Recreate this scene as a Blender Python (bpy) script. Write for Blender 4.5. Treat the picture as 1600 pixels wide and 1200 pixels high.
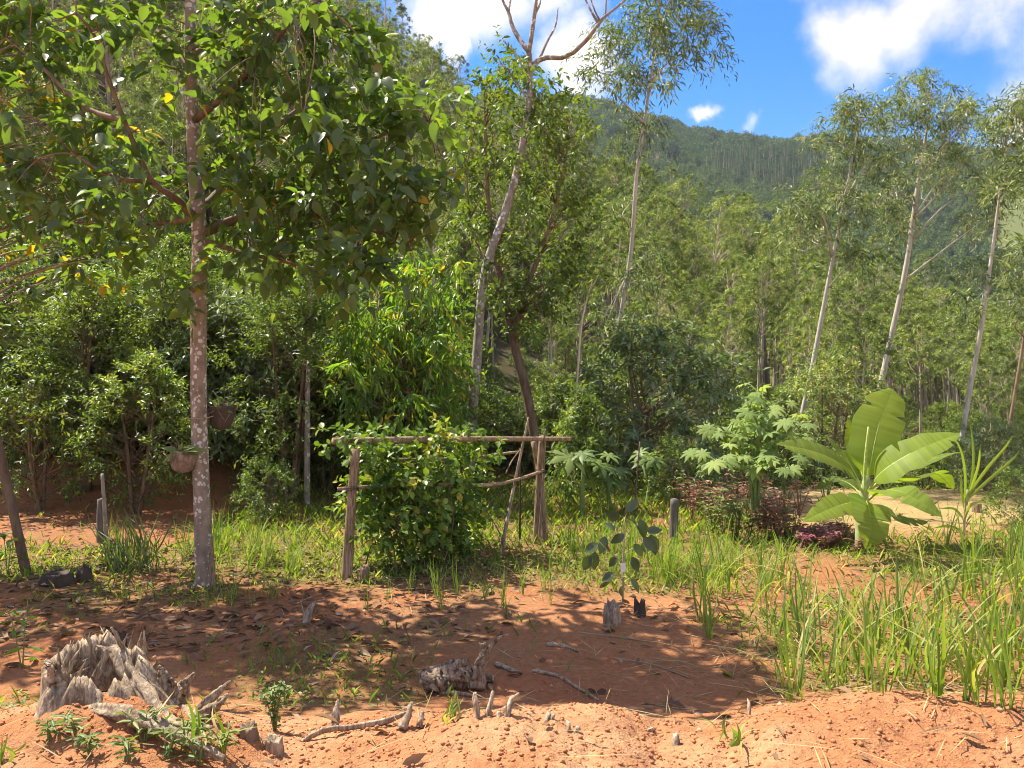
import bpy, math
import numpy as np
from mathutils import Vector, Matrix

R = math.radians
sc = bpy.context.scene
col = sc.collection
for o in list(bpy.data.objects):
    bpy.data.objects.remove(o)

# ------------------------------------------------------------------ camera
F = 1209.0                       # focal length in photo pixels (1600 wide)
CAM = np.array([0.0, 0.0, 2.2])
cam_d = bpy.data.cameras.new("camera")
cam_d.sensor_width = 36.0
cam_d.lens = 36.0 * F / 1600.0
cam_d.clip_start = 0.05
cam_d.clip_end = 20000
cam = bpy.data.objects.new("camera", cam_d)
cam.location = CAM
cam.rotation_euler = (R(90), 0, 0)
col.objects.link(cam)
sc.camera = cam

# ------------------------------------------------------------------ sky, sun, exposure
SUN_AZ = -56.0      # degrees from the view axis, negative = left
SUN_EL = 56.0
world = bpy.data.worlds.new("World")
sc.world = world
world.use_nodes = True
nt = world.node_tree
nt.nodes.clear()
def wn(t, **k):
    n = nt.nodes.new(t)
    for a, b in k.items():
        setattr(n, a, b)
    return n
out = wn("ShaderNodeOutputWorld")
bg = wn("ShaderNodeBackground")
bg.inputs["Strength"].default_value = 0.15
sky = wn("ShaderNodeTexSky", sky_type='NISHITA')
sky.sun_disc = False
sky.sun_elevation = R(SUN_EL)
sky.sun_rotation = R(SUN_AZ)
sky.altitude = 900
sky.air_density = 1.0
sky.dust_density = 0.1
sky.ozone_density = 2.0
tc = wn("ShaderNodeTexCoord")
nz = wn("ShaderNodeTexNoise"); nz.inputs["Scale"].default_value = 7.0; nz.inputs["Detail"].default_value = 8; nz.inputs["Roughness"].default_value = 0.58
nt.links.new(tc.outputs["Generated"], nz.inputs["Vector"])
nzs = wn("ShaderNodeVectorMath", operation='MULTIPLY_ADD')
nt.links.new(nz.outputs["Color"], nzs.inputs[0])
nzs.inputs[1].default_value = (0.15, 0.15, 0.15)
nt.links.new(tc.outputs["Generated"], nzs.inputs[2])
def wdir(u, v):
    d = np.array([(u - 800) / F, 1.0, (600 - v) / F]); return d / np.linalg.norm(d)
acc = None
CLOUDS = [(1290, 60, .040, .6), (1340, 45, .050, .7), (1410, 25, .050, .7), (1480, 0, .050, .6), (1560, -30, .05, .5), (1480, -70, .08, .7), (1290, 92, .03, .4),
          (690, 0, .06, .8), (770, 20, .06, .75), (730, -40, .08, .85), (720, 80, .035, .9), (660, 20, .04, .8), (905, 105, .045, .85), (865, 15, .04, .55),
          (1106, 180, .013, .6), (1165, 192, .010, .3)]
for (u, v, r, a) in CLOUDS:
    c = wdir(u, v) + 0.075
    ds = wn("ShaderNodeVectorMath", operation='DISTANCE')
    nt.links.new(nzs.outputs[0], ds.inputs[0]); ds.inputs[1].default_value = tuple(c)
    mr = wn("ShaderNodeMapRange", interpolation_type='SMOOTHSTEP')
    mr.inputs["From Min"].default_value = r * 1.35; mr.inputs["From Max"].default_value = 0.0
    mr.inputs["To Min"].default_value = 0; mr.inputs["To Max"].default_value = a
    nt.links.new(ds.outputs["Value"], mr.inputs["Value"])
    if acc is None:
        acc = mr.outputs[0]
    else:
        m = wn("ShaderNodeMath", operation='MAXIMUM')
        nt.links.new(acc, m.inputs[0]); nt.links.new(mr.outputs[0], m.inputs[1]); acc = m.outputs[0]
# scattered clouds of the same kind all over the rest of the sky
nz2 = wn("ShaderNodeTexNoise"); nz2.inputs["Scale"].default_value = 3.1; nz2.inputs["Detail"].default_value = 9; nz2.inputs["Roughness"].default_value = 0.55
nzo = wn("ShaderNodeVectorMath", operation='ADD'); nzo.inputs[1].default_value = (5.0, 1.0, 3.0)
nt.links.new(tc.outputs["Generated"], nzo.inputs[0]); nt.links.new(nzo.outputs[0], nz2.inputs["Vector"])
mr2 = wn("ShaderNodeMapRange", interpolation_type='SMOOTHSTEP')
mr2.inputs["From Min"].default_value = 0.45; mr2.inputs["From Max"].default_value = 0.64
mr2.inputs["To Max"].default_value = 0.85
nt.links.new(nz2.outputs["Fac"], mr2.inputs["Value"])
m = wn("ShaderNodeMath", operation='MAXIMUM'); m.use_clamp = True
nt.links.new(acc, m.inputs[0]); nt.links.new(mr2.outputs[0], m.inputs[1])
wm = wn("ShaderNodeMixRGB"); wm.inputs["Color2"].default_value = (5.8, 4.9, 3.9, 1)
nt.links.new(m.outputs[0], wm.inputs["Fac"]); hs = wn('ShaderNodeHueSaturation'); hs.inputs['Hue'].default_value = .512; hs.inputs['Saturation'].default_value = 1.5; hs.inputs['Value'].default_value = .74
nt.links.new(sky.outputs[0], hs.inputs['Color']); nt.links.new(hs.outputs[0], wm.inputs["Color1"])
nt.links.new(wm.outputs[0], bg.inputs["Color"]); nt.links.new(bg.outputs[0], out.inputs["Surface"])

sun_d = bpy.data.lights.new("sun", 'SUN')
sun_d.energy = 5.0
sun_d.angle = R(0.55)
sun_d.color = (1.0, 0.93, 0.80)
sun = bpy.data.objects.new("sun", sun_d)
SUNV = Vector((math.sin(R(SUN_AZ)) * math.cos(R(SUN_EL)), math.cos(R(SUN_AZ)) * math.cos(R(SUN_EL)), math.sin(R(SUN_EL))))
sun.rotation_euler = SUNV.to_track_quat('Z', 'Y').to_euler()
sun.location = SUNV * 60
col.objects.link(sun)

sc.view_settings.view_transform = 'Standard'
sc.view_settings.look = 'None'
sc.view_settings.exposure = 1.3
sc.view_settings.gamma = 1.0
sc.view_settings.use_white_balance = True
sc.view_settings.white_balance_temperature = 6750
sc.view_settings.use_curve_mapping = False
sc.cycles.use_denoising = True
sc.cycles.max_bounces = 6
sc.cycles.diffuse_bounces = 4
sc.cycles.transmission_bounces = 4
sc.cycles.glossy_bounces = 2
sc.cycles.volume_bounces = 0
sc.cycles.caustics_reflective = False
sc.cycles.caustics_refractive = False
sc.cycles.sample_clamp_indirect = 6
sc.cycles.filter_width = 1.0
sc.cycles.use_adaptive_sampling = True
sc.cycles.adaptive_threshold = 0.02

# ------------------------------------------------------------------ maths helpers
rng = np.random.default_rng(11)
def at(u, v, Y):
    return np.array([(u - 800) / F * Y, Y, CAM[2] - (v - 600) / F * Y])
def smooth(a, b, x):
    t = np.clip((x - a) / (b - a), 0, 1); return t * t * (3 - 2 * t)
def _hash(ix, iy, s):
    n = (ix.astype(np.int64) * 374761393 + iy.astype(np.int64) * 668265263 + s * 144269504) & 0xffffffff
    n = ((n ^ (n >> 13)) * 1274126177) & 0xffffffff
    n = ((n ^ (n >> 16)) * 2246822519) & 0xffffffff
    return (n ^ (n >> 15)) / 4294967296.0
def vnoise(x, y, s=0):
    x = np.asarray(x, float); y = np.asarray(y, float)
    ix = np.floor(x); iy = np.floor(y); fx = x - ix; fy = y - iy
    fx = fx * fx * (3 - 2 * fx); fy = fy * fy * (3 - 2 * fy)
    a = _hash(ix, iy, s); b = _hash(ix + 1, iy, s); c = _hash(ix, iy + 1, s); d = _hash(ix + 1, iy + 1, s)
    return (a + (b - a) * fx) * (1 - fy) + (c + (d - c) * fx) * fy
def fbm(x, y, s=0, o=4):
    t = 0; a = 0.5; f = 1.0
    for k in range(o):
        t = t + a * (vnoise(x * f + 17.3 * k, y * f - 9.1 * k, s + k) - 0.5); a *= 0.5; f *= 2.03
    return t
def norm(a):
    a = np.asarray(a, float)
    return a / np.maximum(np.linalg.norm(a, axis=-1, keepdims=True), 1e-9)

MX = np.array([-3.2, -2.6, -2.0, -1.55, -1.2, -1.0, -0.6, -0.2, 0.2, 0.5, 0.75, 1.1, 1.35, 1.8, 2.3, 2.9, 4.0])
MZ = np.array([.44, .47, .50, .42, .34, .34, .40, .48, .50, .46, .36, .38, .48, .53, .50, .47, .45])
def H(x, y):
    x = np.asarray(x, float); y = np.asarray(y, float)
    xs = x * 4.0 / np.maximum(y, 2.5)
    mz = np.interp(np.where(y > 2, xs, x), MX, MZ)
    ye = 4.30 + 0.15 * smooth(1.3, 2.6, x) + 0.3 * fbm(x * 1.4, y * 0.5, 5, 3)
    mound = mz * (1 - smooth(ye - 0.45, ye + 1.25, y))
    mound = mound + (1 - smooth(ye - .4, ye + .2, y)) * 0.05 * (4.0 - np.clip(y, -3, 4.2)) * 0.5
    g = 0.10 * fbm(x * 0.5, y * 0.5, 21, 4) + 0.05 * fbm(x * 2.3, y * 2.3, 31, 3)
    near = 1 - smooth(10, 30, y)
    g = g + near * (0.022 * fbm(x * 9, y * 9, 41, 3) + 0.012 * fbm(x * 28, y * 28, 43, 2))
    clod = (1 - smooth(ye - .1, ye + .5, y)) * (y > -2)
    g = g + clod * (0.05 * np.abs(fbm(x * 13, y * 13, 47, 3)) + 0.075 * fbm(x * 3.6, y * 3.6, 49, 4) + 0.02 * fbm(x * 34, y * 34, 51, 2))
    g = g + 0.13 * np.exp(-((x + 2.0) / .45) ** 2 - ((y - 3.95) / .28) ** 2)
    # shallow dip behind the bank
    g = g - 0.03 * np.exp(-((y - 6.2) / 0.9) ** 2) * smooth(-3, 0, x)
    # left bank of bare soil behind the tree
    g = g + 0.9 * smooth(13, 16.5, y) * smooth(-2.0, -6.5, x)
    # little dip at the edge of the wood on the right
    g = g - 1.6 * smooth(15.5, 23, y) * smooth(-2, 5, x)
    s = np.maximum(y - 16.0, 0); s = s * s / (s + 6.0)
    s = np.where(s > 80, 80 + 22 * (1 - np.exp(-(s - 80) / 22.0)), s)
    xt = np.where(x > 60, 60 + (x - 60) * 0.12, np.where(x < -70, -70 + (x + 70) * 0.2, x))
    xt = np.clip(xt, -110, 95)
    hill = s * 0.28 - np.where(xt > 0, 0.0088, 0.0105) * xt * s + 1.5 * fbm(x * 0.05, y * 0.05, 61, 3) * np.minimum(s / 15, 2)
    w = smooth(150, 330, y)
    lat = x / np.maximum(y, 60)
    ridge = 288 + 62 * smooth(0.32, -0.25, lat) + 14 * np.sin(x * 0.009 + .6) + 10 * np.sin(x * 0.021)
    prof = np.where(y < 980, smooth(140, 1010, y), 1 - 0.8 * smooth(1000, 2200, y))
    gul = 60 * np.abs(fbm(x * 0.0045 + 0.0012 * y, y * 0.0016, 71, 4)) * smooth(250, 480, y) * (1 - smooth(800, 980, y))
    mount = -22 + (ridge + 22) * prof + gul * 1.2 + 18 * fbm(x * 0.012, y * 0.012, 73, 3) * smooth(200, 400, y)
    back = smooth(0, -40, y)
    return g + mound * (1 - back) + back * 0.6 + hill * (1 - w) + mount * w
def gz(x, y):
    return float(H(np.array([x]), np.array([y]))[0])
def ground_at(u, v, y0=3.0, y1=60.0):
    ys = np.linspace(y0, y1, 6000)
    xs = (u - 800) / F * ys
    zs = CAM[2] - (v - 600) / F * ys
    d = zs - H(xs, ys)
    k = np.argmax(d < 0)
    return np.array([xs[k], ys[k], H(xs[k:k+1], ys[k:k+1])[0]])

# ------------------------------------------------------------------ mesh helpers
class MB:
    """collects vertices and faces; build() links them as one mesh object"""
    def __init__(s):
        s.v = []; s.f3 = []; s.f4 = []; s.r = []; s.n = 0
    def add(s, v, tris=None, quads=None, rnd=0.5):
        v = np.asarray(v, float).reshape(-1, 3)
        s.v.append(v)
        s.r.append(np.broadcast_to(np.asarray(rnd, float), (len(v),)).copy())
        if tris is not None and len(tris): s.f3.append(np.asarray(tris, np.int64).reshape(-1, 3) + s.n)
        if quads is not None and len(quads): s.f4.append(np.asarray(quads, np.int64).reshape(-1, 4) + s.n)
        s.n += len(v)
    def mesh(s, name, mat, origin=(0, 0, 0), smooth_shade=True):
        me = bpy.data.meshes.new(name)
        if s.n == 0: return me
        v = np.concatenate(s.v) - np.asarray(origin, float)
        f3 = np.concatenate(s.f3) if s.f3 else np.zeros((0, 3), np.int64)
        f4 = np.concatenate(s.f4) if s.f4 else np.zeros((0, 4), np.int64)
        me.vertices.add(len(v)); me.vertices.foreach_set("co", v.astype(np.float32).ravel())
        loops = np.concatenate([f3.ravel(), f4.ravel()]).astype(np.int32)
        me.loops.add(len(loops)); me.loops.foreach_set("vertex_index", loops)
        np_ = len(f3) + len(f4)
        me.polygons.add(np_)
        st = np.concatenate([np.arange(len(f3)) * 3, len(f3) * 3 + np.arange(len(f4)) * 4]).astype(np.int32)
        me.polygons.foreach_set("loop_start", st)
        if smooth_shade: me.polygons.foreach_set("use_smooth", np.ones(np_, bool))
        a = me.attributes.new("rnd", 'FLOAT', 'POINT')
        a.data.foreach_set("value", np.concatenate(s.r).astype(np.float32))
        me.update(calc_edges=True)
        for mt in (mat if isinstance(mat, (list, tuple)) else [mat]):
            me.materials.append(mt)
        return me
    def build(s, name, mat, parent=None, origin=(0, 0, 0), smooth_shade=True):
        return link(name, s.mesh(name, mat, origin, smooth_shade), parent)
def link(name, me, parent=None, loc=None):
    o = bpy.data.objects.new(name, me)
    col.objects.link(o)
    if parent is not None: o.parent = parent
    if loc is not None: o.location = loc
    return o
def tag(o, label, cat, group=None, kind=None):
    if label: o["label"] = label
    if cat: o["category"] = cat
    if group: o["group"] = group
    if kind: o["kind"] = kind
    return o
def thing(name, label, cat, loc=(0, 0, 0), group=None):
    o = bpy.data.objects.new(name, None); col.objects.link(o)
    o.location = loc; o.empty_display_size = 0.1
    return tag(o, label, cat, group)
def copy_thing(root, loc, rz=0, s=1.0, label=None, group=None, tilt=(0, 0), sz=None):
    r = root.copy(); col.objects.link(r)
    r.location = loc; r.rotation_euler = (tilt[0], tilt[1], rz); r.scale = (s, s, s if sz is None else sz)
    if label: r["label"] = label
    if group: r["group"] = group
    for ch in list(root.children):
        c = ch.copy(); col.objects.link(c); c.parent = r
        for g in list(ch.children):
            d = g.copy(); col.objects.link(d); d.parent = c
    return r

def spline(pts, n):
    p = np.asarray(pts, float)
    if len(p) == 2:
        t = np.linspace(0, 1, n)[:, None]; return p[0] * (1 - t) + p[1] * t
    q = np.vstack([2 * p[0] - p[1], p, 2 * p[-1] - p[-2]])
    t = np.linspace(0, len(p) - 1 - 1e-6, n); k = t.astype(int); f = (t - k)[:, None]
    a, b, c, d = q[k], q[k + 1], q[k + 2], q[k + 3]
    return 0.5 * (2 * b + (c - a) * f + (2 * a - 5 * b + 4 * c - d) * f ** 2 + (3 * b - a - 3 * c + d) * f ** 3)
def tube(mb, pts, rad, n=7, rnd=0.5, rough=0.0, flute=0.0, nf=4, seed=0, cap=True):
    p = np.asarray(pts, float); k = len(p)
    rad = np.interp(np.linspace(0, 1, k), np.linspace(0, 1, len(np.atleast_1d(rad))), np.atleast_1d(rad))
    T = norm(np.gradient(p, axis=0))
    ref = np.array([0.31, 0.9, 0.1]) if abs(T[0][1]) < 0.8 else np.array([1.0, 0.1, 0.2])
    u = np.zeros_like(p); u[0] = norm(ref - T[0] * np.dot(ref, T[0]))
    for i in range(1, k):
        w = u[i - 1] - T[i] * np.dot(u[i - 1], T[i]); u[i] = norm(w)
    w = np.cross(T, u)
    th = np.linspace(0, 2 * np.pi, n, endpoint=False)
    rr = np.repeat(rad[:, None], n, 1)
    if flute or rough:
        ph = seed * 1.7 + np.arange(k)[:, None] * 0.13
        rr = rr * (1 + flute * np.sin(nf * th[None] + ph) + 0.6 * flute * np.sin((2 * nf + 1) * th[None] - ph * 1.6))
        nzv = vnoise(np.cos(th)[None] * 2.2 + 7 + np.arange(k)[:, None] * (0.45 * min(1, 16 / k)) + seed * 3.1, np.sin(th)[None] * 2.2 + seed + np.arange(k)[:, None] * 0.07, seed) - 0.5
        rr = rr * (1 + rough * 2 * nzv)
    V = p[:, None] + rr[..., None] * (np.cos(th)[None, :, None] * u[:, None] + np.sin(th)[None, :, None] * w[:, None])
    V = V.reshape(-1, 3)
    i = np.arange(k - 1)[:, None] * n; j = np.arange(n)[None]
    q = np.stack([i + j, i + (j + 1) % n, i + n + (j + 1) % n, i + n + j], -1).reshape(-1, 4)
    tr = []
    if cap:
        c = len(V); V = np.vstack([V, p[-1] + T[-1] * rad[-1] * 0.3, p[0]])
        jj = np.arange(n)
        tr = np.concatenate([np.stack([(k - 1) * n + jj, (k - 1) * n + (jj + 1) % n, np.full(n, c)], -1),
                             np.stack([(jj + 1) % n, jj, np.full(n, c + 1)], -1)])
    mb.add(V, tr, q, rnd)

# leaf templates: x along, y across, z normal
T_DIAMOND = (np.array([(0, 0, 0), (.45, .5, .07), (1, 0, -.10), (.45, -.5, .07)]), np.array([(0, 2, 1), (0, 3, 2)]))
T_OVATE = (np.array([(0, 0, 0), (.22, .36, .05), (.6, .42, .05), (1, 0, -.14), (.6, -.42, .05), (.22, -.36, .05), (.45, 0, -.03)]),
           np.array([(0, 6, 1), (1, 6, 2), (2, 6, 3), (3, 6, 4), (4, 6, 5), (5, 6, 0)]))
def _hi():
    t = np.array([0, .1, .25, .42, .6, .78, .92, 1.0]); w = np.array([.03, .25, .44, .5, .45, .30, .12, .0])
    v = []; f = []
    for i, (a, b) in enumerate(zip(t, w)):
        zc = -0.16 * a * a
        v += [(a, b, zc + b * .22 + .02 * math.sin(9 * a)), (a, 0, zc), (a, -b, zc + b * .22 - .02 * math.sin(9 * a))]
    for i in range(len(t) - 1):
        k = i * 3
        for s in (0, 1):
            a, b, c, d = k + s, k + s + 1, k + s + 4, k + s + 3
            f += [(a, c, b), (a, d, c)]
    return np.array(v), np.array(f)
T_HI = _hi()
def put_leaves(mb, P, D, N, L, W, tmpl, rnd, curl=1.0):
    P = np.asarray(P, float); n = len(P)
    if n == 0: return
    D = norm(D); S = norm(np.cross(N, D)); Nn = np.cross(D, S)
    tv, tf = tmpl; L = np.broadcast_to(L, (n,)); W = np.broadcast_to(W, (n,))
    V = P[:, None] + D[:, None] * (tv[None, :, 0:1] * L[:, None, None]) + S[:, None] * (tv[None, :, 1:2] * W[:, None, None]) + Nn[:, None] * (tv[None, :, 2:3] * (L * curl)[:, None, None])
    k = len(tv)
    f = tf[None] + (np.arange(n) * k)[:, None, None]
    mb.add(V.reshape(-1, 3), f.reshape(-1, 3), None, np.repeat(rnd, k))
def rand_dir(n, g, up=0.0):
    d = norm(g.normal(size=(n, 3))); d[:, 2] += up; return norm(d)
def shoots(g, C, Rr, ns, k, L, W, droop=0.3, up=0.2, out_c=None, spread=0.8):
    """twigs leaving the clump centres with leaves along them -> P, D, N, L, W, rnd, twig base, twig tip"""
    C = np.repeat(np.asarray(C, float), ns, 0); Rr = np.repeat(np.broadcast_to(Rr, (len(C) // ns,)), ns)
    S = len(C)
    d = rand_dir(S, g, up)
    if out_c is not None:
        d = norm(d + 0.7 * norm(C - np.asarray(out_c)))
    base = C + d * (Rr * 0.1)[:, None] + g.normal(size=(S, 3)) * (Rr * .22)[:, None]
    ln = Rr * g.uniform(.6, 1.15, S)
    t = (np.arange(k) + 0.6) / k
    pos = base[:, None] + d[:, None] * (ln[:, None] * t)[..., None]
    pos[..., 2] -= droop * ln[:, None] * t ** 2
    side = norm(np.cross(d, g.normal(size=(S, 3))))
    bin_ = np.cross(d, side)
    ang = np.arange(k)[None] * 2.4 + g.uniform(0, 6.28, S)[:, None]
    sd = np.cos(ang)[..., None] * side[:, None] + np.sin(ang)[..., None] * bin_[:, None]
    D = d[:, None] * 0.6 + sd * spread + g.normal(size=(S, k, 3)) * .25
    D[..., 2] -= droop
    N = np.array([0, 0, 1.0]) + g.normal(size=(S, k, 3)) * .45 + 0.25 * d[:, None]
    n = S * k
    sc_ = g.uniform(.5, 1.2, n)
    rn = np.clip(np.repeat(g.normal(.5, .22, S), k) + g.normal(0, .15, n), 0, 1)
    return pos.reshape(n, 3), D.reshape(n, 3), N.reshape(n, 3), L * sc_, W * sc_, rn, base, base + d * ln[:, None]

# ------------------------------------------------------------------ materials
def new_mat(name):
    m = bpy.data.materials.new(name); m.use_nodes = True
    m.node_tree.nodes.clear(); return m, m.node_tree
def ramp(t, fac, stops):
    r = t.nodes.new("ShaderNodeValToRGB"); e = r.color_ramp.elements
    e[0].position = stops[0][0]; e[0].color = (*stops[0][1], 1); e[1].position = stops[-1][0]; e[1].color = (*stops[-1][1], 1)
    for p, c in stops[1:-1]:
        x = e.new(p); x.color = (*c, 1)
    t.links.new(fac, r.inputs[0]); return r.outputs[0]
LIFT = {'grass', 'weed', 'dark_grass', 'far_leaf', 'tree2_leaf', 'hang_leaf', 'euc_leaf', 'euc_young', 'under_leaf', 'pale_leaf', 'vine_leaf', 'far_plant'}
def leaf_mat(name, stops, trans=.38, rough=.5, spec=.35, tint=(1.25, 1.3, .45), back=.35):
    if name in LIFT:
        stops = [(p, (c[0] * (1.75 if 'euc' in name else 1.55 if 'far' in name else 1.4 if 'hang' in name else 1.8), c[1] * (1.85 if 'euc' in name else 1.28 if 'hang' in name else 1.58), c[2] * (2.0 if 'euc' in name else 1.5))) for p, c in stops]
    m, t = new_mat(name); N = t.nodes; Lk = t.links
    at_ = N.new("ShaderNodeAttribute"); at_.attribute_name = "rnd"
    oi = N.new("ShaderNodeObjectInfo")
    ad = N.new("ShaderNodeMath"); ad.operation = 'MULTIPLY_ADD'; ad.inputs[1].default_value = .22
    Lk.new(oi.outputs["Random"], ad.inputs[0]); 
    sb = N.new("ShaderNodeMath"); sb.operation = 'SUBTRACT'; sb.inputs[1].default_value = .11
    Lk.new(at_.outputs["Fac"], sb.inputs[0]); Lk.new(sb.outputs[0], ad.inputs[2])
    c = ramp(t, ad.outputs[0], stops)
    geo = N.new("ShaderNodeNewGeometry")
    bk = N.new("ShaderNodeMixRGB"); bk.blend_type = 'MIX'; bk.inputs[2].default_value = (.17, .20, .10, 1)
    ml = N.new("ShaderNodeMath"); ml.operation = 'MULTIPLY'; ml.inputs[1].default_value = back
    Lk.new(geo.outputs["Backfacing"], ml.inputs[0]); Lk.new(ml.outputs[0], bk.inputs[0]); Lk.new(c, bk.inputs[1])
    p = N.new("ShaderNodeBsdfPrincipled"); p.inputs["Roughness"].default_value = rough; p.inputs["Specular IOR Level"].default_value = spec
    Lk.new(bk.outputs[0], p.inputs["Base Color"])
    tr = N.new("ShaderNodeBsdfTranslucent")
    tm = N.new("ShaderNodeMixRGB"); tm.blend_type = 'MULTIPLY'; tm.inputs[0].default_value = 1; tm.inputs[2].default_value = (*tint, 1)
    Lk.new(c, tm.inputs[1]); Lk.new(tm.outputs[0], tr.inputs["Color"])
    # brighten the transmitted colour (thin living leaf)
    g = N.new("ShaderNodeMixRGB"); g.blend_type = 'ADD'; g.inputs[0].default_value = 1; g.inputs[2].default_value = (.03, .045, .0, 1)
    Lk.new(tm.outputs[0], g.inputs[1]); Lk.new(g.outputs[0], tr.inputs["Color"])
    mx = N.new("ShaderNodeMixShader"); mx.inputs[0].default_value = trans
    Lk.new(p.outputs[0], mx.inputs[1]); Lk.new(tr.outputs[0], mx.inputs[2])
    o = N.new("ShaderNodeOutputMaterial"); Lk.new(mx.outputs[0], o.inputs[0])
    return m
def bark_mat(name, c1, c2, scale=8, stretch=.25, bump=.5, spots=None, rough=.85, spot_size=9, spot_amt=.32, obj_var=0.0, grain=0.0):
    m, t = new_mat(name); N = t.nodes; Lk = t.links
    tcn = N.new("ShaderNodeTexCoord"); mp = N.new("ShaderNodeMapping"); mp.inputs["Scale"].default_value = (1, 1, stretch)
    Lk.new(tcn.outputs["Object"], mp.inputs[0])
    n1 = N.new("ShaderNodeTexNoise"); n1.inputs["Scale"].default_value = scale; n1.inputs["Detail"].default_value = 8; n1.inputs["Roughness"].default_value = .65
    Lk.new(mp.outputs[0], n1.inputs["Vector"])
    c = ramp(t, n1.outputs["Fac"], [(.3, c1), (.7, c2)])
    if spots:
        n2 = N.new("ShaderNodeTexNoise"); n2.inputs["Scale"].default_value = 16; n2.inputs["Detail"].default_value = 3
        Lk.new(tcn.outputs["Object"], n2.inputs["Vector"])
        vm = N.new("ShaderNodeVectorMath"); vm.operation = 'MULTIPLY_ADD'; vm.inputs[1].default_value = (.05, .05, .05)
        Lk.new(n2.outputs["Color"], vm.inputs[0]); Lk.new(tcn.outputs["Object"], vm.inputs[2])
        vo = N.new("ShaderNodeTexVoronoi"); vo.inputs["Scale"].default_value = spot_size; Lk.new(vm.outputs[0], vo.inputs["Vector"])
        # size of each patch varies from cell to cell
        sep = N.new("ShaderNodeSeparateColor"); Lk.new(vo.outputs["Color"], sep.inputs[0])
        th = N.new("ShaderNodeMath"); th.operation = 'MULTIPLY'; th.inputs[1].default_value = spot_amt * 1.5; Lk.new(sep.outputs[0], th.inputs[0])
        big = N.new("ShaderNodeTexNoise"); big.inputs["Scale"].default_value = 2.2; Lk.new(tcn.outputs["Object"], big.inputs["Vector"])
        bm = N.new("ShaderNodeMath"); bm.operation = 'MULTIPLY'; Lk.new(th.outputs[0], bm.inputs[0])
        bmr = N.new("ShaderNodeMapRange"); bmr.inputs["From Min"].default_value = .38; bmr.inputs["From Max"].default_value = .58; bmr.inputs["To Min"].default_value = .35; bmr.inputs["To Max"].default_value = 1.25
        Lk.new(big.outputs["Fac"], bmr.inputs["Value"]); Lk.new(bmr.outputs[0], bm.inputs[1])
        lt = N.new("ShaderNodeMath"); lt.operation = 'SUBTRACT'; Lk.new(bm.outputs[0], lt.inputs[0]); Lk.new(vo.outputs["Distance"], lt.inputs[1])
        st = N.new("ShaderNodeMapRange"); st.inputs["From Min"].default_value = 0; st.inputs["From Max"].default_value = .05; Lk.new(lt.outputs[0], st.inputs["Value"])
        mx = N.new("ShaderNodeMixRGB"); mx.inputs[2].default_value = (*spots, 1); Lk.new(st.outputs[0], mx.inputs[0]); Lk.new(c, mx.inputs[1]); c = mx.outputs[0]
    if grain:
        mg = N.new("ShaderNodeMapping"); mg.inputs["Scale"].default_value = (1, 1, .10); Lk.new(tcn.outputs["Object"], mg.inputs[0])
        ng_ = N.new("ShaderNodeTexNoise"); ng_.inputs["Scale"].default_value = 95; ng_.inputs["Detail"].default_value = 3; Lk.new(mg.outputs[0], ng_.inputs["Vector"])
        gr = ramp(t, ng_.outputs["Fac"], [(.36, (1 - grain, 1 - grain * 1.1, 1 - grain * 1.2)), (.56, (1, 1, 1))])
        mgx = N.new("ShaderNodeMixRGB"); mgx.blend_type = 'MULTIPLY'; mgx.inputs[0].default_value = 1; Lk.new(c, mgx.inputs[1]); Lk.new(gr, mgx.inputs[2]); c = mgx.outputs[0]
    if obj_var:
        oi = N.new("ShaderNodeObjectInfo"); hv = N.new("ShaderNodeHueSaturation")
        mr = N.new("ShaderNodeMapRange"); mr.inputs["To Min"].default_value = 1 - obj_var; mr.inputs["To Max"].default_value = 1 + obj_var
        Lk.new(oi.outputs["Random"], mr.inputs["Value"]); Lk.new(mr.outputs[0], hv.inputs["Value"]); Lk.new(c, hv.inputs["Color"]); c = hv.outputs[0]
    p = N.new("ShaderNodeBsdfPrincipled"); p.inputs["Roughness"].default_value = rough; p.inputs["Specular IOR Level"].default_value = .2
    Lk.new(c, p.inputs["Base Color"])
    b = N.new("ShaderNodeBump"); b.inputs["Strength"].default_value = bump; b.inputs["Distance"].default_value = .02
    Lk.new(n1.outputs["Fac"], b.inputs["Height"]); Lk.new(b.outputs[0], p.inputs["Normal"])
    o = N.new("ShaderNodeOutputMaterial"); Lk.new(p.outputs[0], o.inputs[0])
    return m
def plain_mat(name, c, rough=.6, bump=0, scale=30, var=.25):
    m, t = new_mat(name); N = t.nodes; Lk = t.links
    tcn = N.new("ShaderNodeTexCoord"); n1 = N.new("ShaderNodeTexNoise"); n1.inputs["Scale"].default_value = scale; n1.inputs["Detail"].default_value = 5
    Lk.new(tcn.outputs["Object"], n1.inputs["Vector"])
    cc = ramp(t, n1.outputs["Fac"], [(.3, tuple(x * (1 - var) for x in c)), (.7, tuple(min(1, x * (1 + var)) for x in c))])
    p = N.new("ShaderNodeBsdfPrincipled"); p.inputs["Roughness"].default_value = rough; p.inputs["Specular IOR Level"].default_value = .25
    Lk.new(cc, p.inputs["Base Color"])
    if bump:
        b = N.new("ShaderNodeBump"); b.inputs["Strength"].default_value = bump; b.inputs["Distance"].default_value = .01
        Lk.new(n1.outputs["Fac"], b.inputs["Height"]); Lk.new(b.outputs[0], p.inputs["Normal"])
    o = N.new("ShaderNodeOutputMaterial"); Lk.new(p.outputs[0], o.inputs[0]); return m

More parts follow.
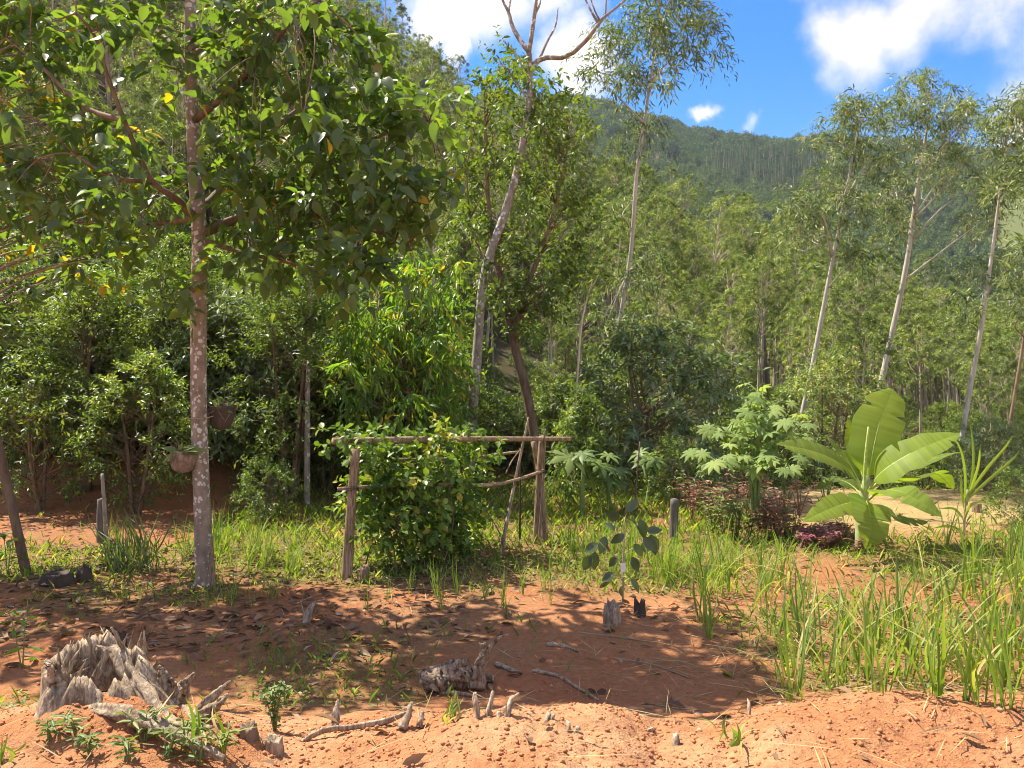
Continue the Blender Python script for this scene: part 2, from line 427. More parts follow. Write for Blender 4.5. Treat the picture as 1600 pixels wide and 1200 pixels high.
M = {}
M['big_leaf'] = leaf_mat("big_leaf", [(0, (.058, .105, .040)), (.45, (.095, .165, .055)), (.8, (.15, .23, .065)), (.93, (.21, .27, .06)), (.97, (.50, .33, .03))], trans=.5, rough=.4, spec=.5, tint=(1.25, 1.3, .35), back=.2)
M['tree2_leaf'] = leaf_mat("tree2_leaf", [(0, (.03, .06, .015)), (.5, (.07, .12, .025)), (1, (.13, .17, .04))], trans=.40)
M['hang_leaf'] = leaf_mat("hang_leaf", [(0, (.05, .11, .02)), (.5, (.10, .20, .03)), (.9, (.20, .29, .04)), (1, (.36, .26, .03))], trans=.5, rough=.4)
M['euc_leaf'] = leaf_mat("euc_leaf", [(0, (.035, .055, .025)), (.5, (.09, .12, .048)), (.9, (.23, .25, .11)), (1, (.28, .24, .13))], trans=.26, rough=.5, tint=(1.15, 1.15, .6))
M['euc_young'] = leaf_mat("euc_young", [(0, (.035, .055, .017)), (.5, (.095, .13, .032)), (.9, (.25, .28, .07)), (1, (.30, .24, .09))], trans=.28, tint=(1.2, 1.2, .5))
M['under_leaf'] = leaf_mat("under_leaf", [(0, (.022, .05, .016)), (.5, (.065, .115, .03)), (.9, (.15, .205, .05)), (1, (.22, .25, .07))], trans=.48, rough=.4, spec=.55)
M['pale_leaf'] = leaf_mat("pale_leaf", [(0, (.05, .085, .045)), (.5, (.10, .15, .075)), (1, (.17, .22, .11))], trans=.30, tint=(1.1, 1.2, .6))
M['vine_leaf'] = leaf_mat("vine_leaf", [(0, (.025, .06, .014)), (.5, (.06, .12, .022)), (.88, (.12, .19, .03)), (1, (.25, .25, .04))], trans=.38, rough=.42)
M['banana_leaf'] = leaf_mat("banana_leaf", [(0, (.13, .20, .04)), (.5, (.26, .37, .06)), (1, (.38, .50, .08))], trans=.58, rough=.5, spec=.2, tint=(1.3, 1.2, .4), back=.06)
M['castor_leaf'] = leaf_mat("castor_leaf", [(0, (.17, .25, .08)), (.5, (.26, .35, .115)), (1, (.35, .44, .14))], trans=.45, rough=.6, spec=.12, tint=(1.15, 1.2, .5), back=.15)
M['papaya_leaf'] = leaf_mat("papaya_leaf", [(0, (.12, .19, .06)), (.5, (.19, .27, .08)), (1, (.26, .33, .09))], trans=.45)
M['sapling_leaf'] = leaf_mat("sapling_leaf", [(0, (.018, .038, .016)), (1, (.05, .09, .032))], trans=.25, rough=.35, spec=.5)
M['grass'] = leaf_mat("grass", [(0, (.05, .10, .02)), (.5, (.10, .18, .03)), (.85, (.17, .25, .05)), (1, (.34, .30, .13))], trans=.42, rough=.5)
M['dark_grass'] = leaf_mat("dark_grass", [(0, (.03, .06, .02)), (.7, (.07, .11, .035)), (1, (.22, .18, .09))], trans=.3)
M['weed'] = leaf_mat("weed", [(0, (.05, .09, .028)), (.6, (.10, .155, .05)), (1, (.17, .21, .07))], trans=.35)
M['purple_leaf'] = leaf_mat("purple_leaf", [(0, (.15, .065, .055)), (.4, (.27, .13, .105)), (.7, (.36, .20, .15)), (1, (.19, .21, .07))], trans=.3, tint=(1.3, .7, .6))
M['pink_leaf'] = leaf_mat("pink_leaf", [(0, (.20, .06, .09)), (.6, (.36, .12, .17)), (1, (.18, .12, .07))], trans=.3, tint=(1.3, .6, .8))
M['dry_leaf'] = leaf_mat("dry_leaf", [(0, (.10, .055, .03)), (.5, (.22, .13, .075)), (1, (.42, .30, .19))], trans=.12, rough=.75, spec=.15, tint=(1.1, .8, .5))
M['straw'] = leaf_mat("straw", [(0, (.26, .19, .09)), (.5, (.42, .33, .16)), (1, (.58, .48, .26))], trans=.25, rough=.7, spec=.2, tint=(1.1, .95, .5))
M['dead_twig'] = leaf_mat("dead_twig", [(0, (.24, .18, .10)), (1, (.42, .34, .20))], trans=.2, rough=.7, tint=(1, .9, .6))
M['far_leaf'] = leaf_mat("far_leaf", [(0, (.018, .038, .016)), (.5, (.036, .066, .024)), (1, (.07, .105, .036))], trans=.2, rough=.7, spec=.1)
M['far_plant'] = leaf_mat("far_plant", [(0, (.04, .065, .024)), (.5, (.07, .10, .034)), (1, (.11, .145, .05))], trans=.25, rough=.7, spec=.1)
M['bark_main'] = bark_mat("bark_main", (.155, .115, .082), (.36, .28, .205), scale=14, stretch=.5, bump=.5, spots=(.55, .52, .45), spot_size=21, spot_amt=.40)
M['bark_pale'] = bark_mat("bark_pale", (.16, .13, .10), (.40, .35, .29), scale=12, stretch=.5, bump=.5, spots=(.58, .56, .52), spot_size=11, spot_amt=.42)
M['bark_brown'] = bark_mat("bark_brown", (.10, .065, .042), (.27, .19, .125), scale=10, stretch=.25, bump=.7, obj_var=.2)
M['bark_dark'] = bark_mat("bark_dark", (.035, .025, .018), (.10, .075, .055), scale=10, stretch=.3, bump=.6)
M['bark_euc'] = bark_mat("bark_euc", (.28, .21, .15), (.58, .50, .38), scale=6, stretch=.12, bump=.3, obj_var=.3)
M['bark_big_euc'] = bark_mat("bark_big_euc", (.30, .26, .205), (.58, .53, .45), scale=5, stretch=.15, bump=.3)
M['old_wood'] = bark_mat("old_wood", (.13, .085, .052), (.58, .46, .32), scale=20, stretch=.3, bump=1.0, grain=.42)
M['pale_wood'] = bark_mat("pale_wood", (.20, .14, .09), (.56, .45, .33), scale=24, stretch=.3, bump=.7, grain=.5)
M['pole_wood'] = bark_mat("pole_wood", (.20, .135, .08), (.44, .33, .21), scale=14, stretch=.2, bump=.8, obj_var=.15, grain=.55)
M['grey_post'] = bark_mat("grey_post", (.07, .06, .05), (.20, .175, .15), scale=18, stretch=.2, bump=.7)
M['husk'] = bark_mat("husk", (.12, .08, .05), (.36, .27, .19), scale=26, stretch=.6, bump=1.0)
M['stem_green'] = plain_mat("stem_green", (.16, .22, .07), .6)
M['stem_banana'] = plain_mat("stem_banana", (.30, .36, .16), .5, scale=8)
M['midrib'] = plain_mat("midrib", (.40, .47, .13), .5)
M['stem_tan'] = plain_mat("stem_tan", (.36, .30, .18), .7)
M['tag_white'] = plain_mat("tag_white", (.78, .78, .80), .5, var=.06)
M['clod'] = plain_mat("clod", (.40, .17, .075), .95, bump=.6, scale=40)
M['stone'] = plain_mat("stone", (.42, .27, .16), .8, bump=.4, scale=30)

# ------------------------------------------------------------------ ground: one sheet, fine near the camera, out to the horizon
def meadow_mask(x, y):
    lat = x / np.maximum(y, 1)
    return smooth(.60, .64, lat) * smooth(430, 500, y) * (1 - smooth(560, 660, y)) * smooth(-.25, .05, fbm(x * .01, y * .01, 91, 3) + .12)
def cut_mask(x, y):
    lat = x / np.maximum(y, 1)
    return smooth(.15, .19, lat) * (1 - smooth(.22, .26, lat)) * smooth(600, 620, y + 14 * fbm(x * .05, y * .02, 3)) * (1 - smooth(625, 645, y))
def cover(x, y):
    """share of low green growth on the soil"""
    n = fbm(x * .9, y * .9, 101, 4) + .5 * fbm(x * 3.1, y * 3.1, 103, 3)
    a = smooth(7.2, 9.2, y + 1.2 * n) * (1 - smooth(40, 60, y)) * .75
    a = a * (1 - smooth(-3.6, -4.6, x + .18 * y - 1.5) * smooth(10.0, 10.8, y) * (1 - smooth(15, 17, y)))          # bare red path, left
    a = a * (1 - .85 * smooth(2.8, 4.6, x) * smooth(10.6, 11.8, y)) * (1 - .8 * np.exp(-((x - 3.6) / .8) ** 2 - ((y - 9.0) / .9) ** 2))
    b = .5 * np.exp(-((x + 1.55) / 1.0) ** 2 - ((y - 5.9) / 1.1) ** 2)
    b2 = .7 * np.exp(-((x + 3.4) / .9) ** 2 - ((y - 5.0) / .6) ** 2)
    b3 = .55 * smooth(1.3, 2.4, x) * smooth(5.0, 5.8, y) * (1 - smooth(7.2, 8.2, y))
    return np.clip(np.maximum.reduce([a, b, b2, b3]) + n * .7 - .08, 0, 1) * (y > 4.3)
def build_ground():
    ang = np.concatenate([np.linspace(-180, -52, 34, endpoint=False), np.linspace(-52, 52, 430, endpoint=False), np.linspace(52, 180, 34, endpoint=False)])
    rad = [0.35]
    while rad[-1] < 4200:
        r = rad[-1]
        rad.append(r * (1.05 if r < 2.6 else 1.0055 if r < 5.8 else 1.011 if r < 12 else 1.02 if r < 60 else 1.026))
    rad = np.array(rad)
    A, Rr = np.meshgrid(np.radians(ang), rad)
    X = (Rr * np.sin(A)); Y = (Rr * np.cos(A))
    Z = H(X.ravel(), Y.ravel()).reshape(X.shape)
    n = len(ang); k = len(rad)
    V = np.stack([X, Y, Z], -1).reshape(-1, 3)
    i = np.arange(k - 1)[:, None] * n; j = np.arange(n)[None]
    q = np.stack([i + j, i + (j + 1) % n, i + n + (j + 1) % n, i + n + j], -1).reshape(-1, 4)[:, ::-1]
    c = len(V); V = np.vstack([V, (0, 0, gz(0, 0))])
    tr = np.stack([np.arange(n), (np.arange(n) + 1) % n, np.full(n, c)], -1)[:, ::-1]
    x, y = V[:, 0], V[:, 1]
    soil = np.array([.39, .172, .078]); pale = np.array([.50, .30, .165]); dark = np.array([.33, .120, .052]); litter = np.array([.17, .115, .065])
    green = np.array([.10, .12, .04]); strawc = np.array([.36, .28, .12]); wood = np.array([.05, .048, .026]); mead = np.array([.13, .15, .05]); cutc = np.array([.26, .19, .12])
    n1 = np.clip(fbm(x * .7, y * .7, 111, 4) * 1.6 + .5, 0, 1)[:, None]; n2 = np.clip(fbm(x * 2.6, y * 2.6, 113, 4) * 1.8 + .5, 0, 1)[:, None]
    def mix(a, b, w):
        w = np.asarray(w); w = w[:, None] if w.ndim == 1 else w
        return a * (1 - w) + b * w
    C = mix(np.broadcast_to(soil, V.shape), dark, n1 * .75 * (smooth(4.8, 5.6, y))[:, None])
    C = mix(C, pale, np.clip(n2 * 1.5 - .45, 0, 1) * .65 * (1 - .75 * smooth(4.7, 5.6, y))[:, None])
    lit = smooth(5.8, 7.5, y + 1.0 * fbm(x, y, 5, 3)) * smooth(1.5, -.5, x) * (1 - smooth(12, 14, y)) * .65
    C = mix(C, litter, lit[:, None] * n2 * .7)
    C = mix(C, green, cover(x, y) * .75)
    st = smooth(2.5, 5.5, x) * smooth(10.5, 12.5, y) * (1 - smooth(17, 20, y))
    C = mix(C, strawc, st * .85)
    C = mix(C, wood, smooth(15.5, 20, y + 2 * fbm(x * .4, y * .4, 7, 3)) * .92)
    far = smooth(140, 220, y)
    C = mix(C, np.array([.035, .05, .022]), far * .9)
    C = mix(C, mead, meadow_mask(x, y)); C = mix(C, cutc, cut_mask(x, y) * .9)
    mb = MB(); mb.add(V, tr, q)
    m, t = new_mat("ground_soil"); N = t.nodes; Lk = t.links
    a = N.new("ShaderNodeAttribute"); a.attribute_name = "gcol"
    tcn = N.new("ShaderNodeTexCoord")
    nz_ = N.new("ShaderNodeTexNoise"); nz_.inputs["Scale"].default_value = 22; nz_.inputs["Detail"].default_value = 10; nz_.inputs["Roughness"].default_value = .7
    Lk.new(tcn.outputs["Object"], nz_.inputs["Vector"])
    nb = N.new("ShaderNodeTexNoise"); nb.inputs["Scale"].default_value = 90; nb.inputs["Detail"].default_value = 4; Lk.new(tcn.outputs["Object"], nb.inputs["Vector"])
    mr = N.new("ShaderNodeMapRange"); mr.inputs["From Min"].default_value = .3; mr.inputs["From Max"].default_value = .7; mr.inputs["To Min"].default_value = .72; mr.inputs["To Max"].default_value = 1.25
    Lk.new(nz_.outputs["Fac"], mr.inputs["Value"])
    mu = N.new("ShaderNodeVectorMath"); mu.operation = 'SCALE'; Lk.new(a.outputs["Color"], mu.inputs[0]); Lk.new(mr.outputs[0], mu.inputs["Scale"])
    p = N.new("ShaderNodeBsdfPrincipled"); p.inputs["Roughness"].default_value = .95; p.inputs["Specular IOR Level"].default_value = .1
    Lk.new(mu.outputs[0], p.inputs["Base Color"])
    ad = N.new("ShaderNodeMath"); ad.operation = 'MULTIPLY_ADD'; ad.inputs[1].default_value = .5; Lk.new(nb.outputs["Fac"], ad.inputs[0]); Lk.new(nz_.outputs["Fac"], ad.inputs[2])
    b = N.new("ShaderNodeBump"); b.inputs["Strength"].default_value = .9; b.inputs["Distance"].default_value = .03
    Lk.new(ad.outputs[0], b.inputs["Height"]); Lk.new(b.outputs[0], p.inputs["Normal"])
    o = N.new("ShaderNodeOutputMaterial"); Lk.new(p.outputs[0], o.inputs[0])
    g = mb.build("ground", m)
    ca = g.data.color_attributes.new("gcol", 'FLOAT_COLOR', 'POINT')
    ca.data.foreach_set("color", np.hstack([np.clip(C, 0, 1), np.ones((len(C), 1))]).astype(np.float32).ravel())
    tag(g, "red-brown bare garden soil rising into wooded hills behind", None, kind="structure")
    return g
build_ground()

# ------------------------------------------------------------------ trees
def limb(mb, a, b, r0, r1, g, n=5, sag=0.12, rough=0.0):
    a = np.asarray(a, float); b = np.asarray(b, float); d = b - a; L = np.linalg.norm(d)
    mid = a + d * .5 + np.array([0, 0, -sag * L]) + g.normal(size=3) * .05 * L
    tube(mb, spline([a, mid, b], n), [r0, r1], 5)
def crown(mb, wood_mb, g, clumps, spec, out_c=None, twigs=True):
    """clumps: (centre, radius); spec: ns, k, L, W, droop, up, tmpl"""
    C = np.array([c[0] for c in clumps]); Rr = np.array([c[1] for c in clumps])
    P, D, N, L, W, rn, b0, b1 = shoots(g, C, Rr, spec['ns'], spec['k'], spec['L'], spec['W'], spec.get('droop', .3), spec.get('up', .2), out_c, spec.get('spread', .8))
    put_leaves(mb, P, D, N, L, W, spec.get('tmpl', T_DIAMOND), rn)
    if twigs and wood_mb is not None:
        for c in range(len(C)):
            for s in range(min(2, spec['ns'])):
                i = c * spec['ns'] + s
                tube(wood_mb, np.stack([C[c], (b0[i] + b1[i]) / 2, b1[i]]), [Rr[c] * .03 + .003, .002], 3, cap=False)
def euc_variant(seed, h, crown_lo, cr, ncl, leaf, spec):
    g = np.random.default_rng(seed)
    t, c = MB(), MB()
    lean = g.normal(size=2) * .035 * h
    tp = np.array([[0, 0, -.6], [lean[0] * .2 + g.normal() * .1, lean[1] * .2, h * .3], [lean[0] * .55 + g.normal() * .12, lean[1] * .5 + g.normal() * .1, h * .62], [lean[0], lean[1], h * .97]])
    path = spline(tp, 14)
    r0 = .0118 * h * g.uniform(.75, 1.05)
    tube(t, path, [r0 * 1.15, r0 * .9, r0 * .65, r0 * .4, .012], 7, rough=.06, seed=seed)
    cl = []
    for i in range(ncl):
        f = g.uniform(0, 1) ** .8
        z = h * (crown_lo + (1 - crown_lo) * f)
        w = cr * (math.sin(math.pi * min(1, .12 + .88 * f)) ** .7 * .9 + .15)
        a = g.uniform(0, 6.283); rr = w * g.uniform(.25, 1.0) ** .6
        ctr = np.array([np.interp(z, path[:, 2], path[:, 0]) + rr * math.cos(a), np.interp(z, path[:, 2], path[:, 1]) + rr * math.sin(a), z])
        za = max(h * crown_lo * .85, z - rr * g.uniform(.5, 1.0))
        A = np.array([np.interp(za, path[:, 2], path[:, 0]), np.interp(za, path[:, 2], path[:, 1]), za])
        limb(t, A, ctr, .006 + .010 * rr, .005, g, 4, -.06)
        cl.append((ctr, g.uniform(.26, .5) * cr / 2))
    for i in range(6):       # dead twigs below the crown
        z = h * g.uniform(.25, crown_lo + .05); a = g.uniform(0, 6.28); l = g.uniform(.4, 1.3)
        A = np.array([np.interp(z, path[:, 2], path[:, 0]), np.interp(z, path[:, 2], path[:, 1]), z])
        limb(t, A, A + np.array([l * math.cos(a), l * math.sin(a), l * .5]), .014, .004, g, 4, .05)
    crown(c, t, g, cl, spec, out_c=(lean[0], lean[1], h * (crown_lo + 1) / 2 - 1), twigs=False)
    return t, c
E_SPEC = dict(ns=11, k=9, L=.21, W=.062, droop=.55, up=.3)
EUC = []
def hide_proto(o):
    pass
EUC_V = [(101, 14.5, .60, 2.3, 54, 'euc_young'), (102, 16.5, .62, 2.5, 54, 'euc_leaf'), (103, 12.5, .56, 2.1, 50, 'euc_young'),
         (104, 18.0, .60, 1.8, 42, 'euc_leaf'), (105, 15.5, .58, 2.7, 60, 'euc_young'), (106, 10.0, .52, 1.8, 46, 'euc_young'), (107, 17.0, .66, 1.5, 30, 'euc_leaf')]
for (sd, h, lo, cr, ncl, lf) in EUC_V:
    t, c = euc_variant(sd, h, lo, cr, ncl, lf, E_SPEC)
    EUC.append((t.mesh("trunk", M['bark_euc']), c.mesh("crown", M[lf]), h))
G_EUC = "plantation eucalyptus trees on the hillside"
L_EUC = "slender eucalyptus with pale bare stem in the plantation on the hillside"
def place_euc(x, y, s=1.0, k=0, rz=0, label=L_EUC, group=G_EUC, tilt=(0, 0)):
    r = thing("eucalyptus_tree", label, "tree", (x, y, gz(x, y)), group)
    r.rotation_euler = (tilt[0], tilt[1], rz); r.scale = (s, s, s)
    link("trunk", EUC[k][0], r); link("crown", EUC[k][1], r)
    return r
g = np.random.default_rng(5)
TOPX = [-.75, -.4, -.2, -.12, -.07, .08, .165, .25, .36, .42, .54, .66, .8]
TOPT = [.80, .66, .50, .445, .40, .33, .275, .25, .225, .19, .145, .10, .08]
def top_tan(lat, y, j=1.0):
    """how high, seen from the garden, the tree tops of the plantation stand"""
    return float(np.interp(lat, TOPX, TOPT)) * (.60 + .40 * float(smooth(22, 66, np.array(y)))) * j
STAND_OUT = [(.125, 22), (.155, 22), (.385, 25), (.41, 25), (.48, 27), (.51, 27), (.575, 23), (.60, 23), (-.045, 18), (.02, 18)]   # keep the view of the big trunks clear
pts = []
for i in range(60000):
    y = 22 + 76 * g.uniform() ** 1.15
    x = g.uniform(-.72, .74) * y
    lat = x / y
    if lat < -.12 and y < 29: continue
    if lat > .45 and y < 25: continue
    if any(abs(lat - a) < .030 and y < b for a, b in STAND_OUT): continue
    pts.append((x, y))
    if len(pts) > 6000: break
keep = []; cell = {}
for (x, y) in pts:
    dmin = 2.45 if y < 48 else 2.2
    ok = True
    cx, cy = int(x // 3), int(y // 3)
    for a in (-1, 0, 1):
        for b in (-1, 0, 1):
            for (px, py) in cell.get((cx + a, cy + b), []):
                if (px - x) ** 2 + (py - y) ** 2 < dmin * dmin: ok = False; break
    if ok: keep.append((x, y)); cell.setdefault((cx, cy), []).append((x, y))
keep.sort(key=lambda p: p[1])
EZ = ['upper left behind the big near crown', 'left of the speckled trunk', 'above the drooping bright tree', 'behind the bent pale tree', 'around the tall brown eucalyptus trunk', 'above the castor plant', 'right of the banana plant']
NEAR_EUC = keep[:295]; FAR_EUC = keep[295:]
def fit_scale(x, y, h, j):
    want = top_tan(x / y, y, j) * y + CAM[2] - gz(x, y)
    return min(1.1, max(.36, want / h))
for (x, y) in NEAR_EUC:
    lat = x / y
    j = g.uniform(.72, 1.04)
    ks = [0, 2, 4, 5, 1] if lat > .1 else [0, 1, 2, 3, 4, 6]
    k = int(g.choice(ks))
    if y < 40 and lat > .05: j *= g.uniform(.7, 1.1)
    s_ = fit_scale(x, y, EUC[k][2], j)
    if s_ < .6: k = 5; s_ = fit_scale(x, y, EUC[k][2], j)
    zone = EZ[int(np.searchsorted([-.5, -.3, -.1, .06, .2, .38], lat))]; row = "front rows of the" if y < 36 else "deeper rows of the"
    place_euc(x, y, s_, k, g.uniform(0, 6.28), "slender eucalyptus in the %s plantation, %s" % (row, zone), "eucalyptus, %s %s" % (row, zone), tilt=(g.normal() * .04, g.normal() * .045 + (.07 if lat > .08 else .0)))

# scattering for what nobody could count (one object, geometry nodes)
SRC = bpy.data.collections
def scatter(name, label, pts, scales, sources, seed=1, tilt=.08):
    me = bpy.data.meshes.new(name); pts = np.asarray(pts, float)
    me.vertices.add(len(pts)); me.vertices.foreach_set("co", pts.astype(np.float32).ravel())
    a = me.attributes.new("sc", 'FLOAT', 'POINT'); a.data.foreach_set("value", np.asarray(scales, np.float32))
    o = link(name, me); tag(o, label, None, kind="stuff")
    cl = bpy.data.collections.new(name + "_kinds")
    for s in sources: cl.objects.link(s)
    ng = bpy.data.node_groups.new(name, 'GeometryNodeTree')
    ng.interface.new_socket("Geometry", in_out='INPUT', socket_type='NodeSocketGeometry')
    ng.interface.new_socket("Geometry", in_out='OUTPUT', socket_type='NodeSocketGeometry')
    n = ng.nodes; gi = n.new("NodeGroupInput"); go = n.new("NodeGroupOutput")
    mp = n.new("GeometryNodeMeshToPoints"); ip = n.new("GeometryNodeInstanceOnPoints"); ci = n.new("GeometryNodeCollectionInfo")
    ci.inputs["Collection"].default_value = cl; ci.inputs["Separate Children"].default_value = True; ci.inputs["Reset Children"].default_value = True
    rv = n.new("FunctionNodeRandomValue"); rv.data_type = 'FLOAT_VECTOR'
    rv.inputs[0].default_value = (-tilt, -tilt, 0); rv.inputs[1].default_value = (tilt, tilt, 6.283)
    ri = n.new("FunctionNodeRandomValue"); ri.data_type = 'INT'; ri.inputs[4].default_value = 0; ri.inputs[5].default_value = 50; ri.inputs[8].default_value = seed
    na = n.new("GeometryNodeInputNamedAttribute"); na.data_type = 'FLOAT'; na.inputs["Name"].default_value = "sc"
    ip.inputs["Pick Instance"].default_value = True
    l = ng.links
    l.new(gi.outputs[0], mp.inputs[0]); l.new(mp.outputs[0], ip.inputs["Points"]); l.new(ci.outputs[0], ip.inputs["Instance"])
    l.new(rv.outputs[0], ip.inputs["Rotation"]); l.new(ri.outputs[2], ip.inputs["Instance Index"]); l.new(na.outputs[0], ip.inputs["Scale"])
    l.new(ip.outputs[0], go.inputs[0])
    md = o.modifiers.new("scatter", 'NODES'); md.node_group = ng
    return o
def joined(name, t_me, c_me):
    """one mesh of trunk + crown, as a source for scattering"""
    me = bpy.data.meshes.new(name)
    parts = []
    vs, fs, rs, mi = [], [], [], []
    n0 = 0
    for k, m in enumerate((t_me, c_me)):
        nv = len(m.vertices); co = np.empty(nv * 3, np.float32); m.vertices.foreach_get("co", co)
        r = np.empty(nv, np.float32); m.attributes["rnd"].data.foreach_get("value", r)
        lt = np.empty(len(m.polygons), np.int32); m.polygons.foreach_get("loop_total", lt)
        lv = np.empty(len(m.loops), np.int32); m.loops.foreach_get("vertex_index", lv)
        vs.append(co); rs.append(r); fs.append((lt, lv + n0)); mi.append(np.full(len(lt), k, np.int32)); n0 += nv
    me.vertices.add(n0); me.vertices.foreach_set("co", np.concatenate(vs))
    lv = np.concatenate([f[1] for f in fs]); lt = np.concatenate([f[0] for f in fs])
    me.loops.add(len(lv)); me.loops.foreach_set("vertex_index", lv)
    me.polygons.add(len(lt)); me.polygons.foreach_set("loop_start", np.concatenate([[0], np.cumsum(lt)[:-1]]).astype(np.int32))
    me.materials.append(t_me.materials[0]); me.materials.append(c_me.materials[0])
    me.polygons.foreach_set("material_index", np.concatenate(mi)); me.polygons.foreach_set("use_smooth", np.ones(len(lt), bool))
    a = me.attributes.new("rnd", 'FLOAT', 'POINT'); a.data.foreach_set("value", np.concatenate(rs))
    me.update(calc_edges=True)
    return bpy.data.objects.new(name, me)
euc_src = [joined("eucalyptus_kind", EUC[k][0], EUC[k][1]) for k in range(7)]
FP = [(x, y) for (x, y) in FAR_EUC]
for i in range(700):      # beyond the crest and down the valley side on the right
    y = 98 + 150 * g.uniform(); x = g.uniform(-.70, .72) * y
    FP.append((x, y))
FP = np.array(FP)
scatter("far_eucalyptus_stand", "far eucalyptus plantation closing the hillside behind the nearer trees", np.column_stack([FP, H(FP[:, 0], FP[:, 1])]), np.array([fit_scale(a, b, 15., g.uniform(.75, 1.03)) if b < 100 else g.uniform(.75, 1.0) for a, b in FP]), euc_src, 3, .03)

# crowns of the forest on the far mountain
def blob_crown(seed, rad, hgt, n, leaf, mat):
    gg = np.random.default_rng(seed); mb = MB()
    d = rand_dir(n, gg, .35); lump = 1 + .35 * (vnoise(d[:, 0] * 2.2 + 5, d[:, 1] * 2.2 + d[:, 2] + seed, seed) - .5) * 2
    P = d * lump[:, None] * np.array([rad, rad, hgt]) * gg.uniform(.75, 1.05, (n, 1)) + np.array([0, 0, hgt * .9])
    put_leaves(mb, P - d * .3, rand_dir(n, gg, -.2), d + gg.normal(size=(n, 3)) * .5, leaf * gg.uniform(.6, 1.2, n), leaf * .7 * gg.uniform(.6, 1.2, n), T_DIAMOND, np.clip(gg.normal(.5, .22, n), 0, 1))
    t = MB(); tube(t, [(0, 0, -4), (0, 0, hgt)], [.35, .2], 5)
    return joined("far_tree_kind", t.mesh("t", M['bark_euc']), mb.mesh("c", mat))
nat = [blob_crown(201 + i, 4.2 + i * .5, 4.0 + i * .6, 330, 1.7, M['far_leaf']) for i in range(4)]
pla = [blob_crown(211 + i, 2.3 + .2 * i, 4.2 + .4 * i, 220, 1.3, M['far_plant']) for i in range(3)]
N_, P_, B_ = [], [], []
tries = 0
while len(N_) + len(P_) < 15000 and tries < 90000:
    tries += 1
    y = 240 + 800 * g.uniform() ** .75; x = y * g.uniform(-.05, .74)
    N_.append((x, y)) if False else None
    P_.append((x, y))
A_ = np.array(P_); x, y = A_[:, 0], A_[:, 1]
dens = (meadow_mask(x, y) < .35) & (cut_mask(x, y) < .35)
border = 640 + 60 * fbm(x * .006, y * .002, 95, 2) + 90 * smooth(.42, .55, x / y)
isn = y > border
keepn = isn & dens & (g.uniform(size=len(x)) < .62)
keepp = (~isn) & dens
zz = H(x, y)
scatter("mountain_forest", "dark native forest over the upper slope of the far mountain", np.column_stack([x, y, zz])[keepn], g.uniform(.7, 1.35, keepn.sum()), nat, 5)
scatter("valley_plantation", "even light green plantation on the lower slope of the far mountain", np.column_stack([x, y, zz])[keepp], g.uniform(.8, 1.25, keepp.sum()), pla, 6)
_t, _c = euc_variant(107, 17.0, .66, 1.5, 30, 'far_leaf', E_SPEC); BANDC = _c.mesh('crown', M['far_leaf'])
# band of tall thin stems along the edge of the clearing
bx, by = [], []
for i in range(230):
    yy = g.uniform(615, 700); lat_ = .25 + .17 * g.uniform() ** .8; bx.append(lat_ * yy); by.append(yy)
bx, by = np.array(bx), np.array(by)
scatter("tall_stem_band", "band of tall thin pale trunks across the far mountainside", np.column_stack([bx, by, H(bx, by) - 1]), g.uniform(.85, 1.55, len(bx)), [euc_src[3], euc_src[6]] if False else [joined("band_kind", EUC[6][0], BANDC)], 7)

# ------------------------------------------------------------------ understorey shrubs and small trees at the edge of the wood
def shrub_variant(seed, h, w, ncl, leaf, spec, lo=.12, bark='bark_brown', cone=False, stems=3):
    g = np.random.default_rng(seed); t, c = MB(), MB(); cl = []
    st = []
    for i in range(stems):
        a = g.uniform(0, 6.28); l = .18 * w
        p = spline([(g.normal() * .06, g.normal() * .06, -.3), (l * math.cos(a), l * math.sin(a), h * .4), (1.6 * l * math.cos(a + .4), 1.6 * l * math.sin(a + .4), h * .85)], 8)
        tube(t, p, [.016 * h, .004 * h + .004], 6, rough=.1, seed=seed + i); st.append(p)
    for i in range(ncl):
        f = g.uniform(0, 1) ** .75
        z = h * (lo + (1 - lo) * f)
        ww = w * ((1.05 - f) if cone else (math.sin(math.pi * min(.97, .22 + .72 * f)) ** .8))
        a = g.uniform(0, 6.283); rr = ww * g.uniform(.15, 1.0) ** .55
        ctr = np.array([rr * math.cos(a), rr * math.sin(a), z]) + g.normal(size=3) * .12
        p = st[int(g.integers(0, stems))]
        A = p[int(np.argmin(np.abs(p[:, 2] - max(.2, z - rr * .6))))]
        limb(t, A, ctr, .006 + .006 * rr, .004, g, 4, -.05)
        cl.append((ctr, g.uniform(.7, 1.3) * spec.get('R', .45)))
    crown(c, t, g, cl, spec, out_c=(0, 0, h * .45), twigs=False)
    return (t.mesh("stem", M[bark]), c.mesh("foliage", M[leaf]), h)
